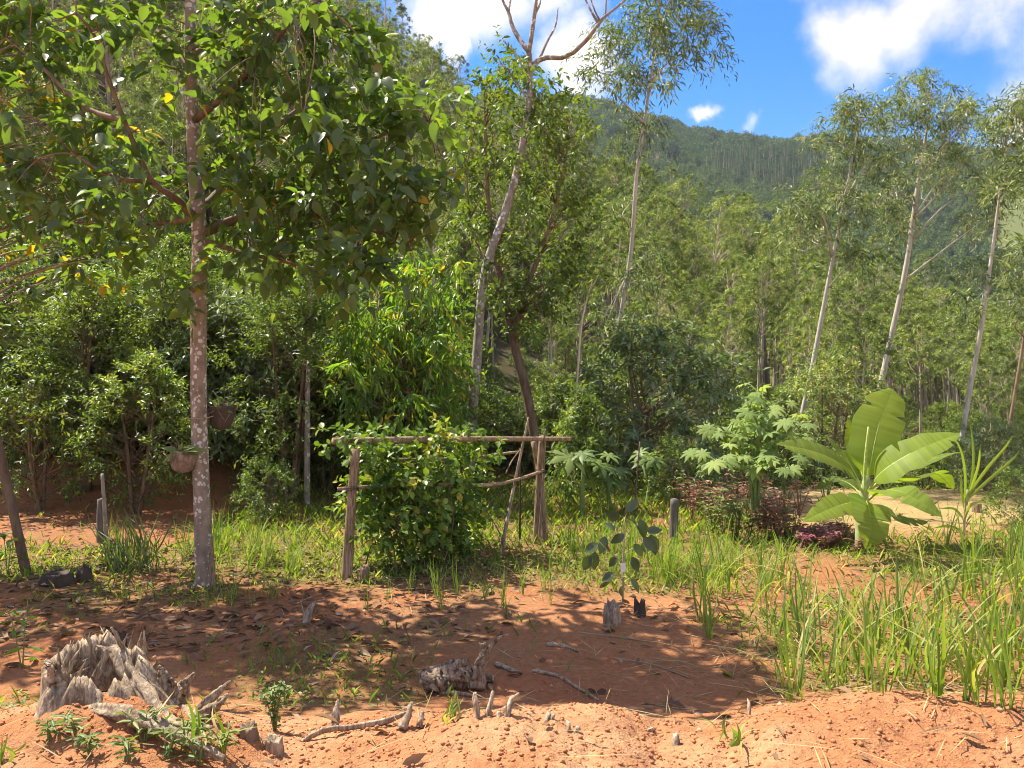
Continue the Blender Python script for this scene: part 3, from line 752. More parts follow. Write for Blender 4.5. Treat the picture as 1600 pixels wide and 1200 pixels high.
SHRUB = [
    shrub_variant(301, 4.2, 1.7, 90, 'under_leaf', dict(ns=9, k=8, L=.15, W=.06, droop=.3, up=.3, R=.42)),
    shrub_variant(302, 5.2, 1.5, 90, 'under_leaf', dict(ns=8, k=8, L=.17, W=.07, droop=.45, up=.2, R=.45), lo=.2),
    shrub_variant(303, 3.2, 1.9, 90, 'pale_leaf', dict(ns=8, k=8, L=.20, W=.07, droop=.35, up=.4, R=.45)),
    shrub_variant(304, 6.0, 1.8, 110, 'tree2_leaf', dict(ns=9, k=8, L=.14, W=.065, droop=.3, up=.3, R=.48), lo=.25),
    shrub_variant(305, 2.2, 1.3, 60, 'under_leaf', dict(ns=9, k=8, L=.11, W=.05, droop=.25, up=.4, R=.32), lo=.05),
    shrub_variant(306, 2.6, .8, 60, 'under_leaf', dict(ns=7, k=7, L=.17, W=.045, droop=.5, up=.3, R=.34), lo=.06, cone=True, stems=1),
    shrub_variant(307, 5.0, 1.4, 50, 'pale_leaf', dict(ns=6, k=9, L=.24, W=.075, droop=.2, up=.3, R=.5), lo=.4, bark='bark_euc', stems=2),
    shrub_variant(308, 4.6, 1.9, 110, 'euc_young', dict(ns=9, k=9, L=.15, W=.05, droop=.4, up=.3, R=.45), lo=.15),
]
S_LAB = ["round mid-green thicket bush", "upright dark-leafed thicket tree", "spreading pale grey-green thicket shrub", "tall yellow-green thicket tree", "low dense thicket bush", "narrow cone-shaped thicket bush",
         "thin sapling with pale leaf tufts", "full olive-green thicket bush"]
S_GRP = "thicket bushes below the plantation"
def place_shrub(k, x, y, s, rz, label=None, group=None, name="thicket_shrub", cat="bush"):
    r = thing(name, label or S_LAB[k], cat, (x, y, gz(x, y) - .05), group if group else (None if label else S_GRP + ", kind %s" % "abcdefgh"[k]))
    r.rotation_euler = (0, 0, rz); r.scale = (s, s, s)
    link("stem", SHRUB[k][0], r); link("foliage", SHRUB[k][1], r)
    return r
def shrub_px(k, u, vtop, Y, label, rz=0.0, name="shrub", wid=1.0):
    p = at(u, vtop, Y); s = (p[2] - gz(p[0], Y)) / SHRUB[k][2]
    r = place_shrub(k, p[0], Y, s, rz, label, None, name); r.scale = (s * wid, s * wid, s); return r
g = np.random.default_rng(77)
cand = []
for i in range(4000):
    y = 14.8 + 30 * g.uniform() ** 1.5; lat = g.uniform(-.74, .74); x = lat * y
    edge = np.interp(lat, [-.75, -.45, -.3, -.22, .05, .15, .3, .45, .75], [15.4, 15.4, 16.0, 17.6, 18.6, 18.6, 19, 20, 20])
    if y < edge: continue
    cand.append((x, y))
kept = []
for (x, y) in cand:
    d = .95 if y < 22 else 1.9
    if all((x - a) ** 2 + (y - b) ** 2 > d * d for a, b in kept): kept.append((x, y))
kept.sort(key=lambda p: p[1]); kept = kept[:250]
SZ = ['far left', 'behind the speckled trunk', 'behind the vine trellis', 'behind the papayas', 'behind the castor plant', 'behind the banana plant', 'near the right edge']
SH_T = ([-.75, -.5, -.3, -.1, .0, .1, .2, .35, .5, .75], [.17, .14, .13, .09, .03, .00, -.05, -.07, -.08, -.08])
for (x, y) in kept:
    lat = x / y; zg = gz(x, y)
    k = int(g.choice([0, 1, 2, 3, 4, 6, 7], p=[.18, .17, .12, .16, .1, .09, .18]))
    tt = np.interp(lat, *SH_T) * g.uniform(.5, 1.25) + g.uniform(-.06, .03) + .008 * max(0, y - 20)
    if lat < -.2 and y < 16.5: tt -= .10 * g.uniform()
    want = CAM[2] + tt * y - zg
    want = max(.9, min(want, 6.5))
    if lat > -.06 and y > 21: k = int(g.choice([4, 4, 7, 0])); want = g.uniform(.8, 2.3)
    if any(abs(lat - a) < .03 for a, b in STAND_OUT): want = min(want, 1.5)
    s_ = want / SHRUB[k][2]
    if s_ < .45: k = 4; s_ = want / SHRUB[k][2]
    if s_ > 1.7: k = 3; s_ = want / SHRUB[k][2]
    zone = SZ[int(np.searchsorted([-.45, -.27, -.08, .1, .28, .45], lat))]
    place_shrub(k, x, y, s_, g.uniform(0, 6.28), S_LAB[k] + ", " + zone, "%s, %s" % (S_LAB[k][:40], zone))
for i in range(26):      # low bushes that close the foot of the thicket on the left
    y = g.uniform(15.0, 16.6); lat = -.72 + .62 * (i + g.uniform(.1, .9)) / 26; x = lat * y; k = int(g.choice([0, 2, 2, 3, 7])); zone = SZ[int(np.searchsorted([-.45, -.27, -.08], lat))]
    place_shrub(k, x, y, g.uniform(1.6, 3.2) / SHRUB[k][2], g.uniform(0, 6.28), "low front bush at the foot of the thicket, " + zone, "low front bushes, " + zone)
# the ones that stand out
shrub_px(0, 965, 590, 19.5, "round bush between the thin sapling and the brown eucalyptus trunk", .5, "bush")
shrub_px(1, 700, 560, 18.8, "upright bush behind the foot of the bent pale tree", .9, "bush")
shrub_px(7, 855, 575, 19.6, "olive bush behind the leaning dark trunk", 1.9, "bush")
shrub_px(3, 140, 440, 14.2, "sunlit round-topped small tree left of the speckled trunk", 1.0, "small_tree")
shrub_px(0, 60, 560, 13.3, "dense dark bush above the red path at the left edge", 2.0, "bush")
shrub_px(0, 215, 560, 13.0, "dark shaded bush behind the hanging planter left of the speckled trunk", .4, "bush")
shrub_px(2, 390, 480, 15.5, "pale leafed shrub just right of the speckled trunk", .8, "shrub")
shrub_px(3, 455, 440, 14.0, "yellow-green small tree between the speckled trunk and the drooping tree", 2.2, "small_tree")
shrub_px(5, 905, 612, 13.6, "pointed cone-shaped bush right of the trellis beam", 0, "cone_bush", .9)
shrub_px(2, 1020, 520, 17.5, "grey-green spreading small tree right of the brown eucalyptus trunk", .3, "small_tree")
shrub_px(4, 1060, 690, 13.8, "low dark green bush left of the castor plant", .3, "bush")
shrub_px(4, 1598, 735, 11.6, "glossy bush cut by the right edge of the picture", .8, "bush")
shrub_px(7, 1300, 560, 20, "olive bush behind the castor plant", .2, "bush")
shrub_px(4, 420, 720, 12.4, "low bush right of the speckled trunk's foot", 1.2, "bush")
shrub_px(2, 1545, 660, 15.5, "grey-green bush behind the young cane plant", 1.7, "bush")

# ------------------------------------------------------------------ tall eucalyptus trees that stand out
def px_tree(name, label, Ys, trunk_px, rad_px, clump_px, spec, leaf, bark, seed, rootY=None, nt=8, depth=1.2, limb_r=.03, cat="tree", nodes_from=.35, extra_branches=(), leafy=True):
    """a tree traced through image points at its own distance; clumps get real depth round the trunk"""
    g = np.random.default_rng(seed)
    Y0 = Ys
    tp = [at(u, v, Y0 + (dy[0] if dy else 0)) for (u, v, *dy) in trunk_px]
    base = tp[0].copy(); zg = gz(base[0], base[1])
    if base[2] > zg + .05: tp.insert(0, np.array([base[0] - .1 * (tp[1][0] - tp[0][0]), base[1], zg - .2]))
    tp[0][2] = min(tp[0][2], zg - .15)
    origin = np.array([tp[0][0], tp[0][1], zg])
    path = spline(tp, 8 + 5 * len(tp))
    t, c = MB(), MB()
    tube(t, path, [r / F * Y0 / 2 * (.66 if 'eucalyptus' in name else .9) for r in rad_px], 12, rough=.08, seed=seed)
    root = thing(name, label, cat, origin)
    nodes = [path[i] for i in range(int(len(path) * nodes_from), len(path))]
    for br in extra_branches:
        bp = spline([at(u, v, Y0 + dy) for (u, v, dy) in br[0]], 12)
        tube(t, bp, [r / F * Y0 / 2 for r in br[1]], 8, rough=.1, seed=seed + 3)
        nodes += list(bp[2:])
    nodes = np.array(nodes)
    cl = []
    for (u, v, ru, rv, n) in clump_px:
        own = None
        if 'eucalyptus' in name:
            p = at(u, v, Y0 + g.normal() * depth * .6); hd = np.linalg.norm((nodes - p)[:, :2], axis=1)
            A = nodes[int(np.argmin(.6 * hd + np.abs(nodes[:, 2] - (p[2] - .75 * hd - .1))))]; l = np.linalg.norm(p - A)
            bp = spline([A, A + (p - A) * .5 + np.array([0, 0, .10 * l]) + g.normal(size=3) * .06 * l, p], 8); tube(t, bp, [.018 + .009 * min(l, 3), .008], 6); own = bp[3:]
        for i in range(int(n * (((.8 if Ys == 20.0 else 1.25) if 'eucalyptus' in name else 1)))):
            a = g.uniform(0, 6.28); q = g.uniform(0, 1) ** .5
            p = at(u + ru * q * math.cos(a), v + rv * q * math.sin(a), Y0 + g.normal() * depth)
            hd = np.linalg.norm((nodes - p)[:, :2], axis=1); d = .6 * hd + np.abs(nodes[:, 2] - (p[2] - .75 * hd - .1))
            A = nodes[int(np.argmin(d))] if own is None else own[int(np.argmin(np.linalg.norm(own - p, axis=1)))]; l = np.linalg.norm(p - A)
            limb(t, A, p, limb_r * (1 if own is None else .5) * (.25 + .25 * min(l, 2)), .004, g, 5, .06)
            cl.append((p, spec['R'] * g.uniform(.7, 1.25)))
    t.build("trunk", M[bark], root, origin)
    if leafy and cl:
        crown(c, None, g, cl, spec, twigs=False)
        c.build("crown", M[leaf], root, origin)
    return root, cl
ES = dict(ns=10, k=9, L=.21, W=.046, droop=.6, up=.25, R=.62)
px_tree("tall_eucalyptus", "tall eucalyptus with brown lower trunk rising above the leafy middle tree to the top edge", 20.0,
        [(943, 690), (962, 540), (985, 400), (995, 270), (1010, 170), (1025, 60), (1035, -60), (1040, -180)], [15, 13, 11, 9, 8, 6, 5, 2],
        [(1060, 30, 60, 40, 17), (1000, 40, 60, 35, 12), (960, 75, 45, 25, 9), (1095, 70, 35, 28, 9), (985, 115, 45, 25, 8), (940, 125, 30, 20, 5), (1030, 110, 30, 20, 5),
         (1060, -60, 90, 50, 20), (1030, -150, 70, 50, 12), (990, 210, 35, 25, 5), (975, 470, 45, 60, 8), (1000, 420, 40, 40, 5), (960, 330, 30, 40, 3), (945, 510, 25, 30, 4)], ES, 'euc_leaf', 'bark_big_euc', 401, depth=.9)
px_tree("tall_eucalyptus", "tall leaning eucalyptus with pale trunk rising behind the banana plant", 26.0,
        [(1370, 640), (1385, 560), (1415, 420), (1434, 290), (1450, 190), (1458, 120)], [15, 14, 12, 10, 6, 2],
        [(1450, 150, 60, 30, 16), (1490, 200, 50, 35, 12), (1410, 185, 40, 30, 9), (1440, 240, 60, 25, 8), (1520, 190, 20, 30, 4), (1400, 300, 45, 30, 8), (1540, 290, 45, 30, 9), (1535, 345, 25, 25, 5), (1510, 260, 30, 20, 4), (1420, 350, 30, 25, 4), (1470, 290, 30, 20, 3)],
        ES, 'euc_leaf', 'bark_big_euc', 402, depth=1.2)
px_tree("tall_eucalyptus", "tall eucalyptus with forked pale trunk rising beside the castor plant", 24.0,
        [(1250, 670), (1270, 570), (1300, 410), (1318, 320), (1335, 230), (1345, 170)], [13, 12, 10, 7, 5, 2],
        [(1350, 180, 50, 30, 13), (1310, 220, 35, 35, 10), (1370, 250, 35, 30, 8), (1300, 290, 40, 30, 10), (1245, 320, 35, 30, 8), (1260, 370, 40, 25, 6), (1330, 330, 30, 30, 6), (1350, 390, 30, 25, 4)],
        ES, 'euc_leaf', 'bark_big_euc', 403, depth=1.2, extra_branches=[([(1300, 400, 0), (1285, 340, -.5), (1250, 310, -.8)], (6, 2))])
px_tree("tall_eucalyptus", "tall eucalyptus with leaning thin trunk near the right edge", 22.0,
        [(1487, 775), (1510, 640), (1535, 500), (1552, 380), (1568, 260), (1580, 170)], [12, 11, 9, 7, 5, 2],
        [(1580, 160, 35, 25, 8), (1570, 210, 40, 30, 9), (1600, 200, 40, 40, 8), (1590, 270, 30, 30, 6), (1560, 300, 30, 25, 4), (1530, 450, 40, 40, 6), (1570, 430, 40, 40, 6)],
        ES, 'euc_leaf', 'bark_big_euc', 404, depth=1.0)
px_tree("tall_eucalyptus", "thin dark eucalyptus stem at the right edge behind the cane plant", 19.0,
        [(1560, 770), (1580, 650), (1598, 540), (1620, 400), (1640, 250)], [9, 8, 7, 5, 2], [(1610, 420, 40, 50, 8), (1640, 280, 50, 60, 10), (1590, 500, 25, 30, 3)], ES, 'euc_leaf', 'bark_brown', 405, depth=.8)
px_tree("thin_sapling", "thin bare crooked sapling between the cone bush and the brown trunk", 15.5, [(897, 690), (902, 590), (910, 500), (925, 440)], [5, 4, 3, 2], [(925, 440, 15, 20, 3)], dict(ES, R=.3, ns=5, k=5), 'tree2_leaf', 'bark_euc', 406, depth=.2)
px_tree("pale_trunk", "slim straight pale trunk standing behind the left end of the trellis", 13.8, [(480, 790), (480, 700), (481, 620), (483, 500), (486, 430)], [10, 10, 8, 6, 3], [(485, 430, 40, 40, 6)], dict(ns=7, k=7, L=.15, W=.06, droop=.3, up=.3, R=.4), 'under_leaf', 'bark_pale', 407, depth=.4)
px_tree("bare_trunk", "straight brown trunk among leaves above the pale shrub", 19.0, [(390, 600), (390, 480), (392, 380), (396, 200), (398, 60)], [12, 11, 9, 7, 4], [(396, 120, 60, 60, 10), (396, 30, 60, 50, 8)], ES, 'euc_young', 'bark_euc', 408, depth=.7)

# bent pale tree with bare forked top
px_tree("bent_tree", "bent pale lichen-grey tree with bare forked branches against the sky", 16.6,
        [(733, 700), (745, 560), (757, 430), (790, 330), (812, 250), (826, 160), (828, 100), (826, 78)], [22, 20, 17, 15, 13, 11, 10, 9], [], ES, 'tree2_leaf', 'bark_pale', 410, leafy=False,
        extra_branches=[([(826, 80, 0), (812, 62, .1), (800, 40, .2), (795, 20, .3), (785, 0, .35), (778, -25, .4)], (8, 7, 5, 2)), ([(795, 18, .3), (798, 0, .3), (806, -25, .2)], (4, 3, 1.5)),
                        ([(826, 82, 0), (830, 60, -.2), (834, 30, -.3), (838, 0, -.3), (842, -40, -.4)], (8, 7, 6, 3)), ([(836, 22, -.3), (843, 8, -.3), (846, -10, -.2)], (4, 2)),
                        ([(829, 108, 0), (838, 98, 0), (850, 90, -.1), (880, 90, -.3), (905, 75, -.5), (930, 45, -.7), (945, 25, -.8), (978, 0, -1.0), (990, -20, -1.)], (11, 9, 8, 7, 6, 5, 3, 2)),
                        ([(843, 92, 0), (855, 65, .2), (868, 40, .3), (872, 12, .3)], (5, 4, 3, 1.5)),
                        ([(935, 36, -.7), (925, 20, -.7), (915, 0, -.6), (910, -15, -.6)], (5, 3, 2)), ([(938, 33, -.7), (930, 18, -.8), (922, -5, -.9)], (3, 2)), ([(946, 22, -.8), (948, -10, -.8)], (3, 2)),
                        ([(824, 118, 0), (805, 85, .2), (784, 60, .4)], (5, 4, 2)), ([(822, 150, 0), (800, 120, .2), (780, 95, .2)], (4, 2))])
# leafy tree in the middle, leaning trunk
T2 = dict(ns=7, k=8, L=.16, W=.08, droop=.35, up=.35, R=.5, tmpl=T_OVATE)
px_tree("leafy_tree", "leafy green tree with dark leaning trunk behind the right end of the trellis", 17.4,
        [(850, 800), (836, 690), (822, 610), (804, 540), (790, 470), (775, 400), (762, 300), (758, 190), (756, 120)], [18, 17, 16, 16, 13, 9, 7, 5, 2],
        [(760, 160, 35, 40, 8), (830, 120, 45, 28, 9), (800, 100, 25, 20, 3), (880, 190, 45, 50, 11), (780, 240, 50, 50, 10), (860, 280, 55, 55, 13), (745, 330, 35, 55, 9), (800, 350, 60, 45, 11), (880, 370, 45, 50, 11), (850, 440, 65, 45, 13),
         (790, 440, 45, 40, 8), (740, 240, 25, 40, 5), (830, 190, 35, 35, 6), (880, 440, 45, 30, 6), (820, 500, 45, 25, 6), (770, 480, 35, 30, 5), (900, 300, 25, 40, 4), (720, 400, 20, 40, 3)],
        T2, 'tree2_leaf', 'bark_brown', 411, depth=.9, nodes_from=.5,
        extra_branches=[([(804, 540, 0), (815, 470, -.3), (850, 380, -.5), (880, 270, -.6), (890, 190, -.6)], (11, 8, 5, 2)), ([(775, 410, 0), (790, 330, .4), (815, 220, .5), (830, 120, .5)], (8, 5, 2)),
                        ([(790, 470, 0), (760, 420, -.3), (735, 340, -.4)], (6, 4, 2))])
# drooping bright-leafed tree left of centre
HL = dict(ns=6, k=8, L=.23, W=.065, droop=.8, up=.15, R=.45, tmpl=T_OVATE, spread=.5)
px_tree("drooping_tree", "small tree with bright yellow-green drooping leaves above the trellis vine", 14.6,
        [(640, 720), (640, 640), (632, 560), (640, 470), (650, 400)], [10, 9, 8, 6, 3],
        [(560, 490, 45, 35, 9), (620, 470, 50, 40, 10), (680, 490, 40, 40, 9), (540, 550, 40, 35, 8), (600, 550, 50, 40, 11), (670, 560, 45, 40, 10), (560, 610, 45, 30, 8), (630, 620, 50, 35, 10), (690, 620, 30, 35, 6), (600, 660, 50, 25, 7), (620, 420, 50, 30, 8), (690, 440, 30, 30, 5)],
        HL, 'hang_leaf', 'bark_brown', 412, depth=.8, extra_branches=[([(632, 560, 0), (590, 500, -.3), (555, 470, -.4)], (5, 2)), ([(636, 520, 0), (675, 480, .3), (695, 440, .3)], (5, 2))])

# ------------------------------------------------------------------ the big near tree with speckled trunk
def leaf_meshes(name, mat, n, tmpl, seed, lo=.1, hi=.9, LW=(1, .55)):
    gg = np.random.default_rng(seed); res = []
    for i in range(n):
        mb = MB(); tv, tf = tmpl
        v = tv.copy(); v[:, 1] *= LW[1]; bend = gg.uniform(-.25, .15)
        v[:, 2] = v[:, 2] * gg.uniform(.6, 1.4) + bend * v[:, 0] ** 2; v[:, 1] += gg.normal() * .05 * v[:, 0] ** 2
        mb.add(v, tf, None, lo + (hi - lo) * (i + .5) / n)
        res.append(mb.mesh(name, mat))
    return res
def leaf_obj(me, parent, origin, P, D, N, L, name="leaf"):
    D = norm(D); S = norm(np.cross(N, D)); Nn = np.cross(D, S)
    o = link(name, me, parent)
    mt = Matrix(((D[0] * L, S[0] * L, Nn[0] * L, P[0] - origin[0]), (D[1] * L, S[1] * L, Nn[1] * L, P[1] - origin[1]), (D[2] * L, S[2] * L, Nn[2] * L, P[2] - origin[2]), (0, 0, 0, 1)))
    o.matrix_local = mt
    return o
def main_tree():
    g = np.random.default_rng(900); Y0 = 8.4
    px = [(322, 925), (316, 800), (311, 640), (310, 480), (312, 380), (306, 280), (300, 180), (297, 80), (298, 0), (302, -120), (300, -260), (304, -400)]
    rad = [31, 26, 25, 24, 23, 23, 19, 17, 16, 13, 9, 4]
    tp = [at(u, v, Y0) for u, v in px]; tp[0][2] = gz(tp[0][0], Y0) - .25
    org = np.array([tp[0][0], Y0, gz(tp[0][0], Y0)])
    path = spline(tp, 70)
    root = thing("speckled_tree", "large-leafed near tree with brown trunk speckled white by lichen, left foreground", "tree", org)
    t = MB(); tube(t, path, [r / F * Y0 / 2 for r in rad], 20, rough=.045, seed=4); t.build("trunk", M['bark_main'], root, org)
    nodes = list(path[30:])
    BR = [([(310, 345, 0), (275, 310, -.3), (235, 280, -.5), (195, 190, -.7), (165, 110, -.8), (150, 60, -.9), (120, 20, -1.)], (13, 10, 8, 6, 5, 3)),
          ([(235, 285, -.5), (170, 275, -.9), (110, 240, -.8), (50, 250, -.7)], (7, 5, 3, 2)),
          ([(195, 190, -.7), (130, 165, -.4), (60, 100, -.2), (10, 60, 0)], (8, 6, 3)),
          ([(316, 365, 0), (350, 350, .1), (420, 320, .2), (470, 285, .2), (540, 240, .1), (620, 200, .0), (670, 190, -.1)], (17, 14, 11, 9, 6, 3)),
          ([(440, 308, .2), (500, 340, .0), (580, 360, -.2), (640, 390, -.3)], (9, 7, 4, 2)),
          ([(312, 330, 0), (360, 280, .5), (430, 200, .9), (500, 150, 1.2), (580, 110, 1.4)], (13, 10, 7, 3)),
          ([(302, 190, 0), (350, 150, -.4), (410, 90, -.7), (450, 40, -.9), (500, 0, -1.1)], (12, 9, 7, 3)),
          ([(300, 90, 0), (340, 50, .5), (420, 0, 1.0), (470, -60, 1.2)], (9, 7, 3)),
          ([(300, 110, 0), (260, 60, .6), (200, 20, 1.), (150, -40, 1.2)], (9, 6, 3)),
          ([(300, -60, 0), (380, -140, -.3), (480, -200, -.5)], (9, 6, 3)), ([(300, -100, 0), (220, -170, .3), (120, -220, .5)], (9, 6, 3)),
          ([(301, -200, 0), (330, -300, .8), (370, -360, 1.2)], (7, 4, 2)), ([(301, -180, 0), (270, -280, -.8), (220, -340, -1.2)], (7, 4, 2)),
          ([(316, 375, 0), (380, 395, -.1), (450, 410, -.3), (530, 430, -.4)], (9, 7, 5, 2)),
          ([(308, 455, 0), (290, 450, -.3), (275, 462, -.5)], (8, 5, 3)),
          ([(308, 340, 0), (240, 350, .6), (170, 350, 1.0), (80, 345, 1.2), (20, 340, 1.3)], (9, 7, 4, 2))]
    for b, r in BR:
        bp = spline([at(u, v, Y0 + d) for u, v, d in b], 16)
        mb = MB(); tube(mb, bp, [x / F * Y0 / 2 for x in r], 9, rough=.1, seed=7); mb.build("branch", M['bark_brown'], root, org); nodes += list(bp[3:])
    nodes = np.array(nodes)
    E = [(70, 40, 90, 60, 14), (190, 50, 60, 60, 9), (40, 250, 60, 40, 8), (110, 205, 50, 35, 7), (120, 285, 70, 40, 10), (225, 200, 50, 50, 9), (235, 290, 55, 45, 11), (40, 325, 50, 30, 7), (170, 335, 70, 25, 9), (250, 90, 45, 50, 7), (268, 474, 22, 14, 3), (240, 375, 50, 25, 5),
         (10, 120, 40, 60, 6), (380, 50, 70, 60, 14), (470, 50, 70, 60, 15), (560, 120, 80, 55, 18), (640, 185, 65, 45, 14), (400, 160, 70, 60, 15), (500, 190, 90, 60, 20), (600, 260, 90, 55, 20), (675, 280, 30, 50, 7), (420, 290, 80, 50, 16), (520, 310, 90, 55, 21),
         (620, 350, 55, 35, 10), (450, 385, 80, 30, 12), (555, 420, 50, 28, 8), (360, 380, 40, 25, 6), (500, 440, 35, 18, 4), (350, 240, 40, 60, 9), (350, 120, 40, 60, 8), (540, 50, 50, 40, 7), (690, 150, 20, 20, 3),
         (300, -60, 330, 70, 30), (300, -160, 260, 60, 14)]
    cl = []; tw = MB()
    for (u, v, ru, rv, n) in E:
        for i in range(int(n * (.58 if u < 290 and v > -20 else .74) + .5)):
            a = g.uniform(0, 6.28); q = g.uniform() ** .5
            dep = g.normal() * .75 - (.35 if u > 340 else 0)
            p = at(u + ru * q * math.cos(a), v + rv * q * math.sin(a), Y0 + np.clip(dep, -1.7, 1.7))
            d = np.linalg.norm(nodes - p, axis=1); A = nodes[int(np.argmin(d))]
            limb(tw, A, p, .009, .004, g, 6, -.05)
            cl.append((p, g.uniform(.26, .42)))
    tw.build("twigs", M['bark_brown'], root, org)["kind"] = "stuff"
    C = np.array([c[0] for c in cl]); Rr = np.array([c[1] for c in cl])
    P, D, N, L, W, rn, b0, b1 = shoots(g, C, Rr, 3, 7, .175, .092, .55, .25, spread=.8)
    rn = np.clip(g.beta(2.2, 2.6, len(P)) * .95, 0, .945); yel = g.uniform(size=len(P)) < .009; rn[yel] = 1.0
    # leaves one can tell apart: the 300 that show largest
    U = 800 + P[:, 0] / P[:, 1] * F; V = 600 - (P[:, 2] - 2.2) / P[:, 1] * F
    inside = (U > 5) & (U < 800) & (V > 5) & (V < 520)
    size = L / P[:, 1] * np.where(inside, 1, 0)
    idx = np.argsort(-size)[:300]; mask = np.zeros(len(P), bool); mask[idx] = True
    LM = leaf_meshes("leaf", M['big_leaf'], 14, T_HI, 31, .05, .83, (1, .56))
    LM.append(leaf_meshes("leaf", M['big_leaf'], 1, T_HI, 32, 1.0, 1.0, (1, .56))[0])
    for i in idx:
        leaf_obj(LM[14 if rn[i] > .96 else min(13, int(rn[i] * 14.5))], root, org, P[i], D[i], N[i], L[i])
    c = MB(); r_ = ~mask
    put_leaves(c, P[r_], D[r_], N[r_], L[r_], W[r_], T_HI, rn[r_])
    o = c.build("crown", M['big_leaf'], root, org); o["kind"] = "stuff"
    # loose strip of bark at the foot
    mb = MB(); bp = spline([at(334, 925, Y0 - .16), at(331, 890, Y0 - .17), at(330, 850, Y0 - .14), at(333, 838, Y0 - .15)], 8); bp[0][2] = org[2] - .05
    tube(mb, bp, [.042, .035, .022, .006], 6, rough=.3, seed=3); mb.build("bark_strip", M['pole_wood'], root, org)
    for (du, r0) in ((-16, .07), (14, .075), (4, .06)):
        mb = MB(); a = at(320 + du * .3, 890, Y0 - .02); b = at(320 + du, 930, Y0 - .08); b[2] = org[2] - .08
        tube(mb, spline([a, (a + b) / 2 + np.array([0, 0, -.02]), b], 6), [r0 * .5, r0], 8, rough=.2, seed=du + 30); mb.build("root_flare", M['bark_main'], root, org)
    return root, path
ROOT_MAIN, MAIN_PATH = main_tree()
# unseen tree added left of the frame so its crown shades the near ground
def shade_tree(u_x, y, seed, h=7.5, name="added_shade_tree"):
    g = np.random.default_rng(seed); z = gz(u_x, y); org = np.array([u_x, y, z])
    root = thing(name, "unseen large-leafed tree added outside the left edge to shade the bare soil", "tree", org)
    t = MB(); path = spline([(u_x, y, z - .2), (u_x + .1, y, z + 2.2), (u_x - .1, y + .1, z + 4.5), (u_x, y, z + h)], 24); tube(t, path, [.14, .11, .08, .03], 12, rough=.06, seed=seed)
    cl = []
    for i in range(150):
        f = g.uniform(); zz_ = z + h * (.42 + .58 * f); rr = 2.3 * math.sin(math.pi * min(.95, .2 + .75 * f)) * g.uniform(.2, 1) ** .55; a = g.uniform(0, 6.28)
        p = np.array([u_x + rr * math.cos(a), y + rr * math.sin(a), zz_]); A = path[int(np.argmin(np.abs(path[:, 2] - (zz_ - rr * .5))))]
        limb(t, A, p, .02, .004, g, 5, -.05); cl.append((p, g.uniform(.28, .45)))
    t.build("trunk", M['bark_main'], root, org)
    c = MB(); crown(c, None, g, cl, dict(ns=3, k=7, L=.19, W=.105, droop=.55, up=.25, tmpl=T_OVATE), twigs=False); c.build("crown", M['big_leaf'], root, org)
shade_tree(-6.6, 9.0, 921)

# planters hung on the trunk
def planter(name, label, u, v, w, h, du, leaves, mat='husk', seed=1, dY=-.1):
    g = np.random.default_rng(seed); Yp = 8.4 + dY; c = at(u, v, Yp); s = Yp / F
    root = thing(name, label, "planter", c - np.array([0, 0, h * s * .5]))
    org = np.array(root.location)
    n, k = 18, 9; Vv = []
    for inner in (0, 1):
        for i in range(k):
            f = i / (k - 1); rr = (math.sin(math.pi * (.5 * f ** .5)) ) * (1 - .16 * inner)
            for j in range(n):
                th = 6.283 * j / n; nzv = 1 + .22 * (vnoise(np.array(math.cos(th) * 2 + 9 + f), np.array(math.sin(th) * 2 + f * 3), seed) - .5) * 2
                Vv.append((c[0] + rr * nzv * w * s * .5 * math.cos(th), c[1] + rr * nzv * w * s * .4 * math.sin(th), c[2] + h * s * (-.5 + .85 * f + .03 * inner * (1 - f)) + .03 * (vnoise(np.array(th * 2.), np.array(f), 3) - .5) * (f > .8)))
    Vv = np.array(Vv, float); q = []
    for inner in (0, 1):
        o_ = inner * n * k
        for i in range(k - 1):
            for j in range(n):
                a = (o_ + i * n + j, o_ + i * n + (j + 1) % n, o_ + (i + 1) * n + (j + 1) % n, o_ + (i + 1) * n + j); q.append(a if not inner else a[::-1])
    for j in range(n):
        q.append(((k - 1) * n + j, (k - 1) * n + (j + 1) % n, n * k + (k - 1) * n + (j + 1) % n, n * k + (k - 1) * n + j))
    mb = MB(); mb.add(Vv, None, q); mb.build("husk_bowl", M[mat], root, org)
    mb = MB()       # loose fibre heaped in the bowl
    for i in range(46):
        a = g.uniform(0, 6.28); rr = w * s * .36 * g.uniform() ** .5; p = c + np.array([rr * math.cos(a), rr * .8 * math.sin(a), h * s * (.15 + .15 * g.uniform())])
        tube(mb, spline([p, p + g.normal(size=3) * .05, p + g.normal(size=3) * .09], 4), [.006, .003], 4)
    mb.build("fibre", M['husk'], root, org)
    # cord round the trunk
    i = int(np.argmin(np.abs(MAIN_PATH[:, 2] - c[2]))); tc_ = MAIN_PATH[i]
    th = np.linspace(0, 6.283, 20); ring = np.stack([tc_[0] + .125 * np.cos(th), tc_[1] + .125 * np.sin(th), np.full(20, c[2] + .0) + .02 * np.sin(th)], -1)
    mb = MB(); tube(mb, ring, .004, 5, cap=False); tube(mb, [tc_ + np.array([.1 * np.sign(u - 312), -.08, 0]), c + np.array([0, 0, .03])], .004, 5); mb.build("cord", M['stem_tan'], root, org)
    lm = leaf_meshes("leaf", M['vine_leaf'], 3, T_HI, seed + 5, .4, .9, (1, .34))
    for (a, el, L) in leaves:
        D = np.array([math.cos(R(a)) * math.cos(R(el)), -.35, math.sin(R(el))]); leaf_obj(lm[int(g.integers(0, 3))], root, org, c + np.array([0, -.07, h * s * .25]), D, np.array([.1, -.8, .7]), L * 1.25)
    return root
